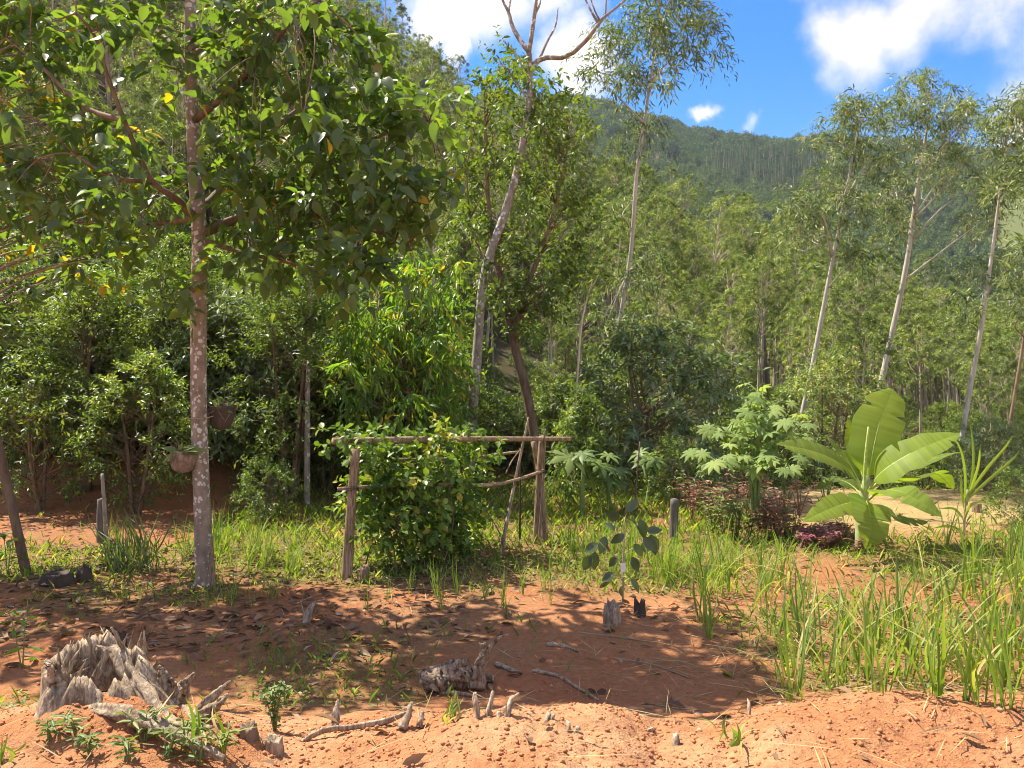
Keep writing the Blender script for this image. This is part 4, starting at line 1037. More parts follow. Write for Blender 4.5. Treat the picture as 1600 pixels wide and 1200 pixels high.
planter("husk_planter", "pale coconut-husk planter with green strap leaves hung left of the speckled trunk", 286, 718, 46, 44, -1, [(170, 25, .16), (20, 20, .22), (0, 5, .18), (200, -20, .16), (35, 30, .16), (60, 60, .10)], seed=2, dY=-.08)
planter("husk_planter", "dark husk planter hung on the right of the speckled trunk", 345, 650, 40, 46, 1, [(-20, -5, .13), (120, 50, .10), (60, 60, .09)], mat='bark_dark', seed=6, dY=.12)

# ------------------------------------------------------------------ trellis of poles with a vine
def pole(name, pts, r, root, org, mat='pole_wood', seed=1, n=9):
    mb = MB(); tube(mb, spline(pts, 14), r, n, rough=.12, seed=seed); return mb.build(name, M[mat], root, org)
def gp(u, v, Y, below=.15):
    p = at(u, v, Y); p[2] = gz(p[0], Y) - below; return p
def trellis():
    A = ground_at(541, 905); B = ground_at(838, 850)
    YA, YB = A[1], B[1]; org = A.copy()
    root = thing("pole_trellis", "rough trellis of round wooden poles carrying a climbing vine", "trellis", org)
    pole("post", [gp(541, 905, YA), at(548, 800, YA), at(556, 702, YA)], [.062, .056, .052], root, org, seed=2)
    pole("post", [gp(838, 850, YB), at(843, 760, YB), at(848, 682, YB)], [.062, .058, .056], root, org, seed=3)
    pole("post", [gp(853, 850, YB + .15), at(846, 760, YB + .15), at(834, 690, YB + .15)], [.05, .045, .04], root, org, seed=8)
    pole("top_beam", [at(520, 690, YA + .05), at(620, 688, YA + .5), at(740, 686, YA + 1.2), at(892, 686, YB + .25)], [.043, .043, .036, .03], root, org, seed=4)
    pole("lower_rail", [at(528, 764, YA - .08), at(640, 757, YA + .45), at(760, 758, YA + 1.1), at(805, 750, YB - .3), at(850, 735, YB - .1)], [.022, .025, .023, .02], root, org, seed=5)
    pole("back_rail", [at(600, 718, YB + .3), at(720, 716, YB + .5), at(812, 706, YB + .6)], [.024, .02], root, org, seed=6)
    pole("back_post", [gp(592, 860, YB + .4), at(591, 700, YB + .4)], [.035, .03], root, org, seed=9)
    pole("prop_stick", [gp(779, 872, YB - .6), at(803, 760, YB - .25), at(826, 652, YB - .1)], [.026, .022, .014], root, org, 'old_wood', 7)
    pole("prop_stick", [gp(812, 815, YB + .2), at(813, 760, YB + .2), at(812, 700, YB + .2)], [.014, .011], root, org, 'bark_dark', 10)
    pole("prop_stick", [at(790, 740, YB), at(800, 720, YB + .1), at(815, 700, YB + .2)], [.010, .008], root, org, 'pole_wood', 11)
    pole("prop_stick", [gp(840, 855, YB - .08), at(848, 760, YB - .09), at(851, 672, YB - .1)], [.018, .014, .01], root, org, 'bark_brown', 12)
    for (u, v, Y, r) in ((557, 691, YA + .1, .075), (848, 686, YB + .05, .08), (845, 737, YB - .06, .075), (550, 763, YA - .03, .07)):
        c = at(u, v, Y); mb = MB(); th = np.linspace(0, 6.283 * 3, 40)
        tube(mb, np.stack([c[0] + r * np.cos(th), c[1] + r * np.sin(th), c[2] + .02 * np.sin(th * .5) + .01 * th / 6.28 - .015], -1), .004, 5); mb.build("wire_tie", M['bark_dark'], root, org)
    return YA, YB
YA, YB = trellis()
def vine():
    g = np.random.default_rng(55); org = np.array([at(660, 870, 9.8)[0], 9.8, gz(at(660, 870, 9.8)[0], 9.8)])
    root = thing("passion_vine", "climbing green vine hanging over the pole trellis in a dense mound", "vine", org)
    t = MB(); c = MB(); cl = []
    E = [(625, 690, 55, 14, 18), (690, 690, 60, 12, 16), (585, 740, 32, 40, 14), (630, 730, 60, 35, 30), (720, 730, 50, 35, 26), (600, 790, 55, 45, 34), (680, 790, 70, 50, 50), (740, 800, 30, 45, 18), (660, 845, 65, 28, 34), (720, 850, 35, 22, 16), (535, 780, 22, 22, 5), (590, 840, 25, 40, 8), (760, 690, 25, 10, 5), (540, 692, 22, 10, 8), (585, 885, 10, 20, 4)]
    for (u, v, ru, rv, n) in E:
        for i in range(int(n * .72)):
            a = g.uniform(0, 6.28); q = g.uniform() ** .5; uu = u + ru * q * math.cos(a)
            Yb = YA + (YB - YA) * np.clip((uu - 545) / 300, 0, 1)
            p = at(uu, v + rv * q * math.sin(a), Yb + g.normal() * .32 + (.35 if uu < 585 else .12))
            p[2] = max(p[2], gz(p[0], p[1]) + .05); cl.append((p, g.uniform(.16, .30)))
    for i in range(26):
        p = cl[int(g.integers(0, len(cl)))][0]; b = np.array([p[0] + g.normal() * .3, p[1] + g.normal() * .2, gz(p[0], p[1])])
        tube(t, spline([b, (b + p) / 2 + g.normal(size=3) * .15, p], 7), [.010, .005], 5)
    crown(c, None, g, cl, dict(ns=4, k=7, L=.105, W=.075, droop=.35, up=.3, tmpl=T_OVATE), twigs=False)
    t.build("stems", M['bark_brown'], root, org)["kind"] = "stuff"; c.build("foliage", M['vine_leaf'], root, org)
vine()

# ------------------------------------------------------------------ banana plant
def banana():
    g = np.random.default_rng(66); b = ground_at(1347, 862); Yb = b[1]; org = b
    root = thing("banana_plant", "young banana plant with broad bright green leaves on the right", "banana plant", org)
    mb = MB(); tube(mb, spline([b - np.array([0, 0, .1]), at(1346, 830, Yb), at(1349, 780, Yb), at(1354, 745, Yb)], 10), [.085, .075, .06, .04], 14, rough=.08, seed=3); mb.build("pseudostem", M['stem_banana'], root, org)
    def leaf(pts, width, n=64, rnd=.5, up=(0, -.25, 1), tears=0, fold=.20, seed=1, peak=.55):
        gg = np.random.default_rng(seed)
        P = spline([at(u, v, Yb + d) for u, v, d in pts], n); T = norm(np.gradient(P, axis=0)); upv = np.asarray(up, float)
        S = norm(np.cross(upv[None], T)); Nn = np.cross(T, S); w = width / F * Yb * .45; tears = max(tears, 1)
        t = np.linspace(0, 1, n); st = .14
        tt = np.clip((t - st) / (1 - st), 0, 1); prof = np.where(t < st, 0., np.clip(tt / .2, 0, 1) ** .6 * np.clip(1 - tt ** 3.0, 0, 1) ** .85)
        prof[-1] = 0.02
        blade = MB()
        for sd in (-1, 1):
            ew = prof * w * (1 + .05 * np.sin(t * 25 + seed + sd))
            for _ in range(tears):
                k_ = int(gg.integers(int(n * .3), n - 4)); f_ = gg.uniform(.2, .55); ew[k_] *= f_; ew[k_ + 1] *= .5 + .5 * f_
            rows = []
            for i, f in enumerate((0, .35, .7, 1.0)):
                lift = fold * f - .16 * f * f + .015 * np.sin(t * 40 + seed * 2 + sd) * f
                rows.append(P + sd * S * (ew * f)[:, None] + Nn * (ew * lift)[:, None] + Nn * .004)
            V = np.stack(rows, 1).reshape(-1, 3); q = []
            for i in range(n - 1):
                if t[i + 1] < st: continue
                for j in range(3):
                    a = (i * 4 + j, i * 4 + j + 1, (i + 1) * 4 + j + 1, (i + 1) * 4 + j); q.append(a if sd > 0 else a[::-1])
            blade.add(V, None, q, np.clip(rnd + np.repeat(gg.normal(0, .10, n), 4) - .12 * np.tile(np.array([0, .3, .6, 1.]), n), 0, 1))
        o = blade.build("leaf", M['banana_leaf'], root, org)
        mb = MB(); tube(mb, P - Nn * .004, [.018, .011, .007, .003], 7); mb.build("midrib", M['midrib'], o, org)
    leaf([(1352, 770, 0), (1361, 720, -.05), (1374, 660, .05), (1388, 625, .15), (1394, 608, .2)], 86, rnd=.85, up=(-.25, -1, .25), seed=1, fold=.1, peak=.5)
    leaf([(1354, 770, 0), (1378, 738, -.3), (1420, 710, -.45), (1465, 690, -.5), (1500, 678, -.45)], 66, rnd=.55, up=(-.45, -.75, .9), seed=2)
    leaf([(1354, 768, .05), (1385, 745, .1), (1430, 730, .15), (1475, 712, .2), (1508, 706, .2)], 60, rnd=.2, up=(.1, .1, 1), seed=3)
    leaf([(1348, 768, 0), (1325, 735, -.2), (1290, 712, -.45), (1250, 700, -.6), (1214, 694, -.7)], 56, rnd=.55, up=(.2, -.75, .9), tears=2, seed=4)
    leaf([(1348, 765, .05), (1330, 730, .2), (1312, 705, .35), (1294, 684, .4)], 40, rnd=.4, up=(.5, -.7, .8), tears=5, seed=5)
    leaf([(1352, 785, 0), (1375, 768, -.4), (1405, 768, -.7), (1440, 785, -.9), (1472, 808, -1.0)], 64, rnd=.5, up=(.15, -.75, .85), seed=6)
    leaf([(1350, 788, 0), (1354, 785, -.35), (1360, 805, -.65), (1362, 830, -.8), (1352, 858, -.85)], 68, rnd=.4, up=(.1, -1, .6), tears=2, seed=7)
    leaf([(1348, 785, 0), (1335, 785, -.3), (1310, 790, -.5), (1285, 800, -.6), (1255, 815, -.65)], 50, rnd=.45, up=(-.1, -.8, .8), seed=8)
    leaf([(1352, 765, .1), (1342, 720, .3), (1333, 685, .4), (1324, 655, .45)], 36, rnd=.7, up=(-.3, -1, .2), seed=9)
    leaf([(1354, 770, .1), (1385, 750, .3), (1425, 752, .5), (1462, 740, .6), (1490, 765, .7)], 76, rnd=.1, up=(.1, .3, 1), seed=10)
    leaf([(1352, 782, .1), (1385, 800, .1), (1420, 815, .1), (1450, 815, .2)], 40, rnd=.15, up=(0, -.4, 1), tears=6, seed=11)
    leaf([(1348, 775, .1), (1325, 755, .3), (1300, 750, .5), (1275, 765, .5)], 40, rnd=.15, up=(0, -.3, 1), tears=3, seed=12)
    mb = MB(); tube(mb, spline([at(1351, 775, -.05 + Yb), at(1352, 720, Yb - .12), at(1357, 667, Yb - .12)], 8), [.02, .018, .012], 8, rough=.15); mb.build("rolled_leaf", M['midrib'], root, org)
banana()

# ------------------------------------------------------------------ palmate-leafed plants
def palmate(mat, name, lobes, depth, seed, rnd, width=.26):
    gg = np.random.default_rng(seed); mb = MB(); V = [(0, 0, .0)]; f = []
    span = R(300); st = -span / 2
    for i in range(lobes):
        a = st + span * i / (lobes - 1); L = (.55 + .45 * math.cos(a * .5)) * gg.uniform(.9, 1.05)
        da = span / (lobes - 1) * .5; k = len(V)
        V += [(math.cos(a) * L * .55, math.sin(a) * L * .55, .05 * L), (math.cos(a - da * width * 3) * L * .62, math.sin(a - da * width * 3) * L * .62, -.02), (math.cos(a) * L, math.sin(a) * L, -.22 * L), (math.cos(a + da * width * 3) * L * .62, math.sin(a + da * width * 3) * L * .62, -.02),
              (math.cos(a - da) * L * depth, math.sin(a - da) * L * depth, .0), (math.cos(a + da) * L * depth, math.sin(a + da) * L * depth, .0)]
        f += [(0, k + 4, k), (k + 4, k + 1, k), (k + 1, k + 2, k), (k + 2, k + 3, k), (k + 3, k + 5, k), (k + 5, 0, k)]
    mb.add(V, f, None, rnd); return mb.mesh(name, M[mat])
CAST = [palmate('castor_leaf', "leaf", 8, .34, 500 + i, .15 + .17 * i) for i in range(5)]
PAPA = [palmate('papaya_leaf', "leaf", 7, .22, 510 + i, .15 + .17 * i, .2) for i in range(5)]
def palm_plant(name, label, cat, base, Y, stems, nleaf, LM, size, spread, seed, mat='stem_green', stem_r=.03, topfrac=.35):
    g = np.random.default_rng(seed); b = base; root = thing(name, label, cat, b)
    tips = []
    for s in stems:
        p = spline([b + np.array([g.normal() * .05, g.normal() * .05, -.1])] + [at(u, v, Y + d) for u, v, d in s], 12)
        mb = MB(); tube(mb, p, [stem_r, stem_r * .5], 8, rough=.1, seed=seed); mb.build("stem", M[mat], root, b); tips.append(p)
    for i in range(nleaf):
        p = tips[i % len(tips)]; A = p[int(len(p) * g.uniform(1 - topfrac, .99))]
        a = g.uniform(0, 6.28); pl = spread * g.uniform(.5, 1.1); el = g.uniform(-.15, .75)
        e = A + np.array([math.cos(a) * pl * math.cos(el), math.sin(a) * pl * math.cos(el), pl * math.sin(el)])
        mb = MB(); tube(mb, spline([A, (A + e) / 2 + np.array([0, 0, .06]), e], 5), [.009, .006], 5, cap=False)
        D = np.array([math.cos(a), math.sin(a), -.35 + g.normal() * .25]); N = np.array([g.normal() * .3, -.45 + g.normal() * .3, 1.])
        lo = leaf_obj(LM[int(g.integers(0, 5))], root, b, e, D, N, size * g.uniform(.65, 1.15))
        mb.build("petiole", M[mat], root, b)
cb = ground_at(1180, 792); cb = np.array([at(1180, 700, 11.4)[0], 11.4, gz(at(1180, 700, 11.4)[0], 11.4)])
palm_plant("castor_plant", "tall castor plant with pale blue-green star-shaped leaves left of the banana plant", "castor plant", cb, 11.4,
           [[(1170, 740, 0), (1150, 690, .1), (1130, 670, .2)], [(1180, 720, 0), (1185, 670, 0), (1165, 625, .1)], [(1190, 730, 0), (1220, 690, -.1), (1240, 660, -.2)], [(1175, 750, 0), (1140, 730, -.4), (1118, 725, -.6)], [(1190, 740, 0), (1215, 730, -.4), (1232, 728, -.6)], [(1182, 700, .2), (1195, 640, .3), (1185, 615, .4)]], 105, CAST, .205, .36, 71, topfrac=.6)
def pap(u, vb, Y, vt, n, size, label, seed):
    x = at(u, vb, Y)[0]; b = np.array([x, Y, gz(x, Y)])
    palm_plant("papaya_plant", label, "papaya plant", b, Y, [[(u + 2, (vb + vt) / 2, 0), (u + 4, vt, 0)]], n, PAPA, size, size * 1.0, seed, stem_r=.045, topfrac=.2)
pap(908, 800, 12.6, 722, 15, .42, "young papaya plant right of the trellis post, largest of the papayas", 81)
pap(948, 790, 13.2, 745, 9, .30, "smaller papaya plant just right of the largest papaya", 82)
pap(1015, 770, 13.8, 720, 9, .30, "small papaya seedling beside the thin stick in the grass", 83)

# ------------------------------------------------------------------ posts, sticks and small stumps
def stick(name, label, pts, r, mat, cat="stick", seed=1, rough=.12):
    org = np.array(pts[0]); org[2] = gz(org[0], org[1]); root = MB(); tube(root, spline(pts, 10), r, 8, rough=rough, seed=seed)
    o = root.build(name, M[mat], None, org); o.location = org; return tag(o, label, cat)
def gpx(u, v, below=.1):
    p = ground_at(u, v); return p - np.array([0, 0, below])
p = gpx(1052, 845); stick("fence_post", "short dark weathered post in the grass left of the reddish plants", [p, at(1054, 780, p[1])], [.062, .058], 'grey_post', "post", 3)
p = gpx(990, 800); stick("garden_stake", "thin brown stake standing behind the dark-leafed sapling", [p, at(995, 745, p[1]), at(1000, 690, p[1])], [.016, .012], 'bark_brown', "stake", 4)
p = gpx(1026, 745); stick("garden_stake", "thin tan stake beside the small papaya seedling", [p, at(1029, 720, p[1]), at(1033, 690, p[1])], [.02, .016], 'pole_wood', "stake", 5)
p = gpx(1133, 775); stick("garden_stake", "short sawn stake under the castor plant", [p, at(1133, 732, p[1])], [.05, .05], 'pole_wood', "stake", 6)
p = gpx(160, 848); stick("fence_post", "short grey post at the edge of the red path left of the rush clump", [p, at(159, 780, p[1])], [.07, .06], 'grey_post', "post", 7)
p = gpx(167, 850, .05); stick("fence_post", "leaning thin stem against the short grey post", [p, at(163, 790, p[1] - .1), at(160, 740, p[1] - .1)], [.03, .02], 'bark_pale', "stem", 8)
p = gpx(1527, 800); stick("cut_stump", "pale cut stump behind the young cane plant", [p, at(1526, 785, p[1])], [.09, .08], 'old_wood', "stump", 9)
p = ground_at(45, 895); x0 = p
px_tree("leaning_sapling", "leaning thin brown trunk at the left edge beside the red path", p[1], [(45, 900), (25, 820), (5, 730), (-15, 620), (-20, 520)], [17, 15, 14, 11, 6], [(-30, 500, 30, 40, 5)], dict(ns=4, k=7, L=.16, W=.09, droop=.4, up=.3, R=.35), 'big_leaf', 'bark_brown', 431, depth=.3)
def small_stump(name, label, u, v, w, h, mat, seed, jag=.4, lean=0.0):
    g = np.random.default_rng(seed); b = ground_at(u, v); s = b[1] / F; W = w * s * .5; Hh = h * s
    n = 22; k = 7; V = []
    top = Hh * (1 - jag * g.uniform(size=n)); top = (top + np.roll(top, 1)) / 2
    for i in range(k):
        f = i / (k - 1)
        for j in range(n):
            th = 6.283 * j / n; rr = W * (1.25 - .3 * f) * (1 + .12 * math.sin(5 * th + seed) + .10 * g.normal() * .5)
            V.append((b[0] + rr * math.cos(th) + lean * f * Hh, b[1] + rr * math.sin(th), b[2] - .06 + (top[j] + .06) * f))
    for i in range(3):
        f = (.75, .4, .0)[i]
        for j in range(n):
            th = 6.283 * j / n; V.append((b[0] + W * .95 * f * math.cos(th) + lean * Hh, b[1] + W * .95 * f * math.sin(th), b[2] + Hh * .45 + (top[j] - Hh * .45) * f))
    q = []
    for i in range(k + 2):
        for j in range(n): q.append((i * n + j, i * n + (j + 1) % n, (i + 1) * n + (j + 1) % n, (i + 1) * n + j))
    mb = MB(); mb.add(V, None, q); o = mb.build(name, M[mat], None, b); o.location = b; return tag(o, label, "stump")
small_stump("cut_stump", "low dark stump behind the leaf litter near the left edge", 90, 912, 42, 20, 'bark_dark', 1)
small_stump("cut_stump", "pointed dark stump left of the rush clump", 132, 908, 20, 30, 'bark_dark', 2, .7)
small_stump("cut_stump", "dark burnt stump stub behind the big grey root stump", 185, 1022, 24, 40, 'bark_dark', 3, .6)
small_stump("cut_stump", "small brown stump at the foot of the left trellis post", 570, 906, 13, 26, 'bark_brown', 4, .3)
small_stump("cut_stump", "pale curved stump below the dark-leafed sapling", 957, 975, 24, 40, 'old_wood', 5, .6)
small_stump("cut_stump", "dark stub right of the pale curved stump", 1000, 962, 16, 32, 'bark_dark', 6, .6)
small_stump("cut_stump", "round weathered stub on the bank right of the big root stump", 388, 1152, 26, 26, 'bark_brown', 7, .5)
small_stump("cut_stump", "pale flat-topped stub at the bank's edge left of the mound", 428, 1172, 26, 26, 'old_wood', 8, .6)

# ------------------------------------------------------------------ weathered root stump, driftwood and root stubs on the bank
def gnarl(mb, pts, rad, seed, n=20, k=30, flute=.20, rough=.45):
    q = spline(pts, k); gg = np.random.default_rng(seed); q[1:-1] += gg.normal(size=(k - 2, 3)) * np.mean(rad) * .10
    tube(mb, q, rad, n, rough=rough, flute=flute, nf=4, seed=seed)
def root_stump():
    c = ground_at(175, 1112, 3.2); Yc = c[1] + .25; org = np.array([c[0], Yc, gz(c[0], Yc)])
    root = thing("root_stump", "big bleached hollow tree stump with jagged roots in the left foreground", "stump", org)
    g = np.random.default_rng(12); s = Yc / F
    # hollow shell: jagged rim, higher at the back and left
    n, k = 130, 16; cx, cy = at(165, 1100, Yc)[0], Yc; V = []
    th = np.linspace(0, 6.283, n, endpoint=False)
    rim = .03 + .16 * np.clip(np.cos(th - 2.5), 0, 1) ** 1.5 + .08 * np.clip(np.cos(th - 1.3), 0, 1) + .05 * (vnoise(th * 3.2, th * 0, 3) - .5) * 2 + .05 * (vnoise(th * 9, th * 0, 4) - .5) + .022 * (vnoise(th * 31, th * 0, 6) - .5)
    flare = 1 + .10 * np.sin(5 * th) + .06 * np.sin(11 * th + 1)
    z0 = gz(cx, cy) - .10
    for i in range(k):
        f = i / (k - 1); rr = .235 * (1.30 - .42 * f + .08 * f * f) * (1 + (flare - 1) * (1 - .3 * f)) * (1 + .10 * (vnoise(th * 7, th * 0 + f * 1.5, 9) - .5) + .07 * (vnoise(th * 24, th * 0 + f * .8, 10) - .5) + .03 * (vnoise(th * 50, th * 0 + f * 2, 12) - .5))
        V.append(np.stack([cx + rr * np.cos(th) * 1.15 - .06 * f, cy + rr * np.sin(th) * .9, z0 + (rim + .11) * f + .0 * th], -1))
    for i in range(6):
        f = 1 - i / 5; rr = .235 * (.93 - .10 * (1 - f)) * (1 + (flare - 1) * .7) * .84 * (.35 + .65 * f ** .6)
        V.append(np.stack([cx + rr * np.cos(th) * 1.15 - .06 * f, cy + rr * np.sin(th) * .9, z0 + .10 + (rim + .06) * f], -1))
    V = np.array(V).reshape(-1, 3); kk = k + 6
    q = [(i * n + j, i * n + (j + 1) % n, (i + 1) * n + (j + 1) % n, (i + 1) * n + j) for i in range(kk - 1) for j in range(n)]
    mb = MB(); mb.add(V, None, q); mb.build("hollow_trunk", M['old_wood'], root, org)
    def P(u, v, d): return at(u, v, Yc + d)
    rts = [([(100, 1075, -.1), (85, 1045, -.12), (70, 1032, -.1)], (.05, .03, .008)),
           ([(120, 1080, .2), (145, 1030, .15), (178, 1016, .1), (205, 1055, .0), (235, 1095, -.1), (262, 1130, -.2)], (.02, .03, .03, .036, .04, .03)),
           ([(205, 1050, .1), (200, 1030, .1), (188, 1003, .08), (174, 980, .05)], (.016, .013, .010, .006)),
           ([(130, 1112, -.2), (185, 1112, -.3), (235, 1130, -.4), (290, 1155, -.45), (350, 1185, -.5)], (.03, .036, .03, .024, .012)),
           ([(235, 1110, .05), (262, 1122, .0), (295, 1130, -.05), (330, 1092, -.02), (360, 1064, .0)], (.045, .042, .034, .024, .006)),
           ([(300, 1122, -.05), (335, 1105, -.1), (356, 1085, -.1)], (.03, .022, .008)),
           ([(255, 1115, .1), (240, 1080, .12), (222, 1045, .12)], (.04, .03, .008)), ([(258, 1105, .1), (256, 1070, .1), (250, 1040, .1)], (.04, .028, .008)),
           ([(262, 1110, .1), (285, 1078, .12), (303, 1052, .12)], (.04, .034, .006)), ([(262, 1090, .1), (266, 1068, .1), (268, 1060, .1)], (.03, .02, .006)),
           ([(150, 1120, .25), (120, 1125, .3), (90, 1150, .3)], (.06, .05, .03)),
           ([(270, 1115, .05), (320, 1118, .0), (345, 1100, .05)], (.03, .02, .004)), ([(250, 1125, -.2), (300, 1140, -.3), (335, 1135, -.3)], (.03, .022, .004)), ([(220, 1070, .2), (235, 1060, .2), (246, 1030, .2)], (.03, .02, .004)), ([(280, 1100, .15), (292, 1080, .15), (288, 1066, .15)], (.028, .018, .004)),
           ([(150, 1060, .0), (165, 1020, .02), (150, 1008, .03)], (.02, .014, .004)), ([(235, 1085, .1), (262, 1120, .0), (300, 1150, -.1), (340, 1165, -.2)], (.04, .045, .032, .014))]
    for i, (p, r) in enumerate(rts):
        m2 = MB(); gnarl(m2, [P(*x) for x in p], r, 20 + i); m2.build("root", M['pale_wood' if i == 2 else 'old_wood'], root, org)
    for i in range(34):     # loose splinters on the broken rim
        a = g.uniform(.9, 4.2); rr_ = g.uniform(.17, .24); p0 = np.array([cx + rr_ * math.cos(a), cy + rr_ * .8 * math.sin(a), z0 + .12 + .6 * float(np.interp(a, th, rim))]); d = np.array([g.normal() * .05 + .03, g.normal() * .03, g.uniform(.08, .2)])
        m2 = MB(); tube(m2, spline([p0, p0 + d * .5, p0 + d + g.normal(size=3) * .012], 5), [.014, .009, .001], 5, rough=.5, seed=i); m2.build("splinter", M['old_wood'], root, org)
root_stump()
def driftwood():
    c = ground_at(705, 1078); Yc = c[1]; root = thing("dead_root", "gnarled dry root lying on the dark soil in the middle", "dead root", c)
    def P(u, v, d): return at(u, v, Yc + d)
    L = [([(655, 1050, 0), (680, 1060, -.02), (710, 1056, 0), (745, 1068, .05)], (.02, .075, .07, .05)), ([(660, 1060, -.06), (685, 1070, -.08), (700, 1078, -.06)], (.03, .05, .03)),
         ([(700, 1052, .05), (722, 1045, .02), (738, 1068, .0)], (.05, .05, .04)), ([(745, 1072, 0), (748, 1040, 0), (756, 1020, 0), (754, 1006, 0)], (.055, .035, .025, .018)),
         ([(748, 1060, .02), (760, 1030, .02), (772, 1003, .0), (795, 990, -.02)], (.035, .02, .012, .005)), ([(658, 1048, .0), (690, 1043, .02), (720, 1038, .05)], (.015, .03, .02)),
         ([(740, 1060, .08), (755, 1060, .1), (772, 1062, .1)], (.05, .04, .02)), ([(672, 1068, -.05), (668, 1076, -.1)], (.04, .02))]
    for i, (p, r) in enumerate(L):
        mb = MB(); gnarl(mb, [P(*x) for x in p], r, 50 + i, flute=.22, rough=.45); mb.build("root", M['old_wood'], root, c)
driftwood()
def root_stub(label, prongs, seed, mat='pale_wood'):
    u0, v0 = prongs[0][0][0]; c = ground_at(u0, v0, 3.0); root = thing("root_stub", label, "root", c)
    for i, (p, r) in enumerate(prongs):
        pts_ = [at(u, v, c[1] + .03 * j) for j, (u, v) in enumerate(p)]; pts_[0] = pts_[0] - np.array([0, 0, .05])
        s_ = c[1] / F
        mb = MB(); gnarl(mb, pts_, [x * s_ / 2 for x in r], seed + i, n=10, k=12, flute=.18, rough=.5); mb.build("prong", M[mat], root, c)
root_stub("tapered pale root spike on the bank's edge left of the exposed root", [([(524, 1135), (525, 1115), (529, 1093)], (16, 11, 3))], 61)
root_stub("long exposed pale root with a short upright prong along the bank's edge", [([(455, 1158), (500, 1142), (550, 1136), (600, 1128), (640, 1112)], (5, 8, 7, 9, 4)), ([(630, 1125), (640, 1110), (642, 1097)], (14, 8, 4)), ([(655, 1122), (660, 1112)], (12, 6))], 62)
root_stub("left upright pale root prong of the pair on the bank's crest", [([(748, 1125), (744, 1100), (741, 1083)], (9, 8, 6))], 63)
root_stub("forked pale root prong right of the upright prong on the bank's crest", [([(757, 1122), (765, 1105), (771, 1080)], (12, 9, 4)), ([(760, 1122), (768, 1112)], (10, 7))], 64)
root_stub("branched pale root stub with a bent tip on the bank's crest", [([(790, 1122), (796, 1105), (800, 1092), (811, 1084)], (10, 8, 6, 4)), ([(786, 1122), (780, 1112)], (12, 7)), ([(794, 1120), (790, 1103)], (9, 5))], 65)
root_stub("small pale Y-shaped root stub right of the branched one", [([(848, 1132), (856, 1122), (858, 1112)], (10, 8, 4)), ([(850, 1132), (866, 1116)], (8, 4)), ([(842, 1128), (852, 1130)], (6, 4))], 66)
root_stub("low pale two-pronged root stub lying on the mound", [([(886, 1145), (888, 1134), (886, 1128)], (9, 7, 5)), ([(890, 1145), (905, 1136)], (10, 7))], 67)
root_stub("curled pale root fragment on the mound", [([(1000, 1138), (1008, 1145), (1018, 1140), (1018, 1136)], (6, 7, 6, 3))], 68)
root_stub("upright flat pale root fragment at the mound's dip", [([(1052, 1170), (1055, 1155), (1054, 1148)], (12, 12, 6))], 69)
root_stub("leaning pale wood chip on the litter right of the speckled trunk", [([(474, 975), (484, 955), (493, 939)], (9, 9, 3))], 70)
root_stub("thin pale root tip on the right mound's edge", [([(1170, 1120), (1171, 1105), (1168, 1092)], (9, 6, 2))], 71)
# fallen sticks
def fallen(label, pts_, r, mat, seed):
    Q = [ground_at(u, v) for u, v in pts_]; Q = [q + np.array([0, 0, r * .7]) for q in Q]; org = Q[0]
    mb = MB(); tube(mb, spline(Q, 16), [r, r * .9, r * .5], 7, rough=.2, seed=seed); o = mb.build("fallen_stick", M[mat], None, org); o.location = org; tag(o, label, "stick")
fallen("long thin curved stick on the dark soil right of the dead root", [(832, 1050), (870, 1058), (900, 1075), (935, 1096)], .014, 'old_wood', 3)
fallen("fallen stick behind the dead root", [(855, 1009), (880, 1012), (905, 1020)], .02, 'old_wood', 4)
fallen("fallen stick lying just in front of the dead root", [(680, 1086), (710, 1086), (738, 1090)], .02, 'old_wood', 5)
fallen("fallen stick lying right of the dead root's foot", [(775, 1040), (800, 1050), (815, 1055)], .02, 'old_wood', 6)
fallen("thin straight twig across the soil left of the mound grass", [(1010, 1100), (1060, 1108), (1110, 1112)], .006, 'dead_twig', 7)
fallen("thin dry cane lying on the straw below the short dark post", [(905, 990), (960, 996), (1010, 1003)], .009, 'dead_twig', 8)
fallen("second thin dry cane lying on the straw to the right", [(960, 1030), (1020, 1040), (1075, 1060)], .009, 'dead_twig', 9)

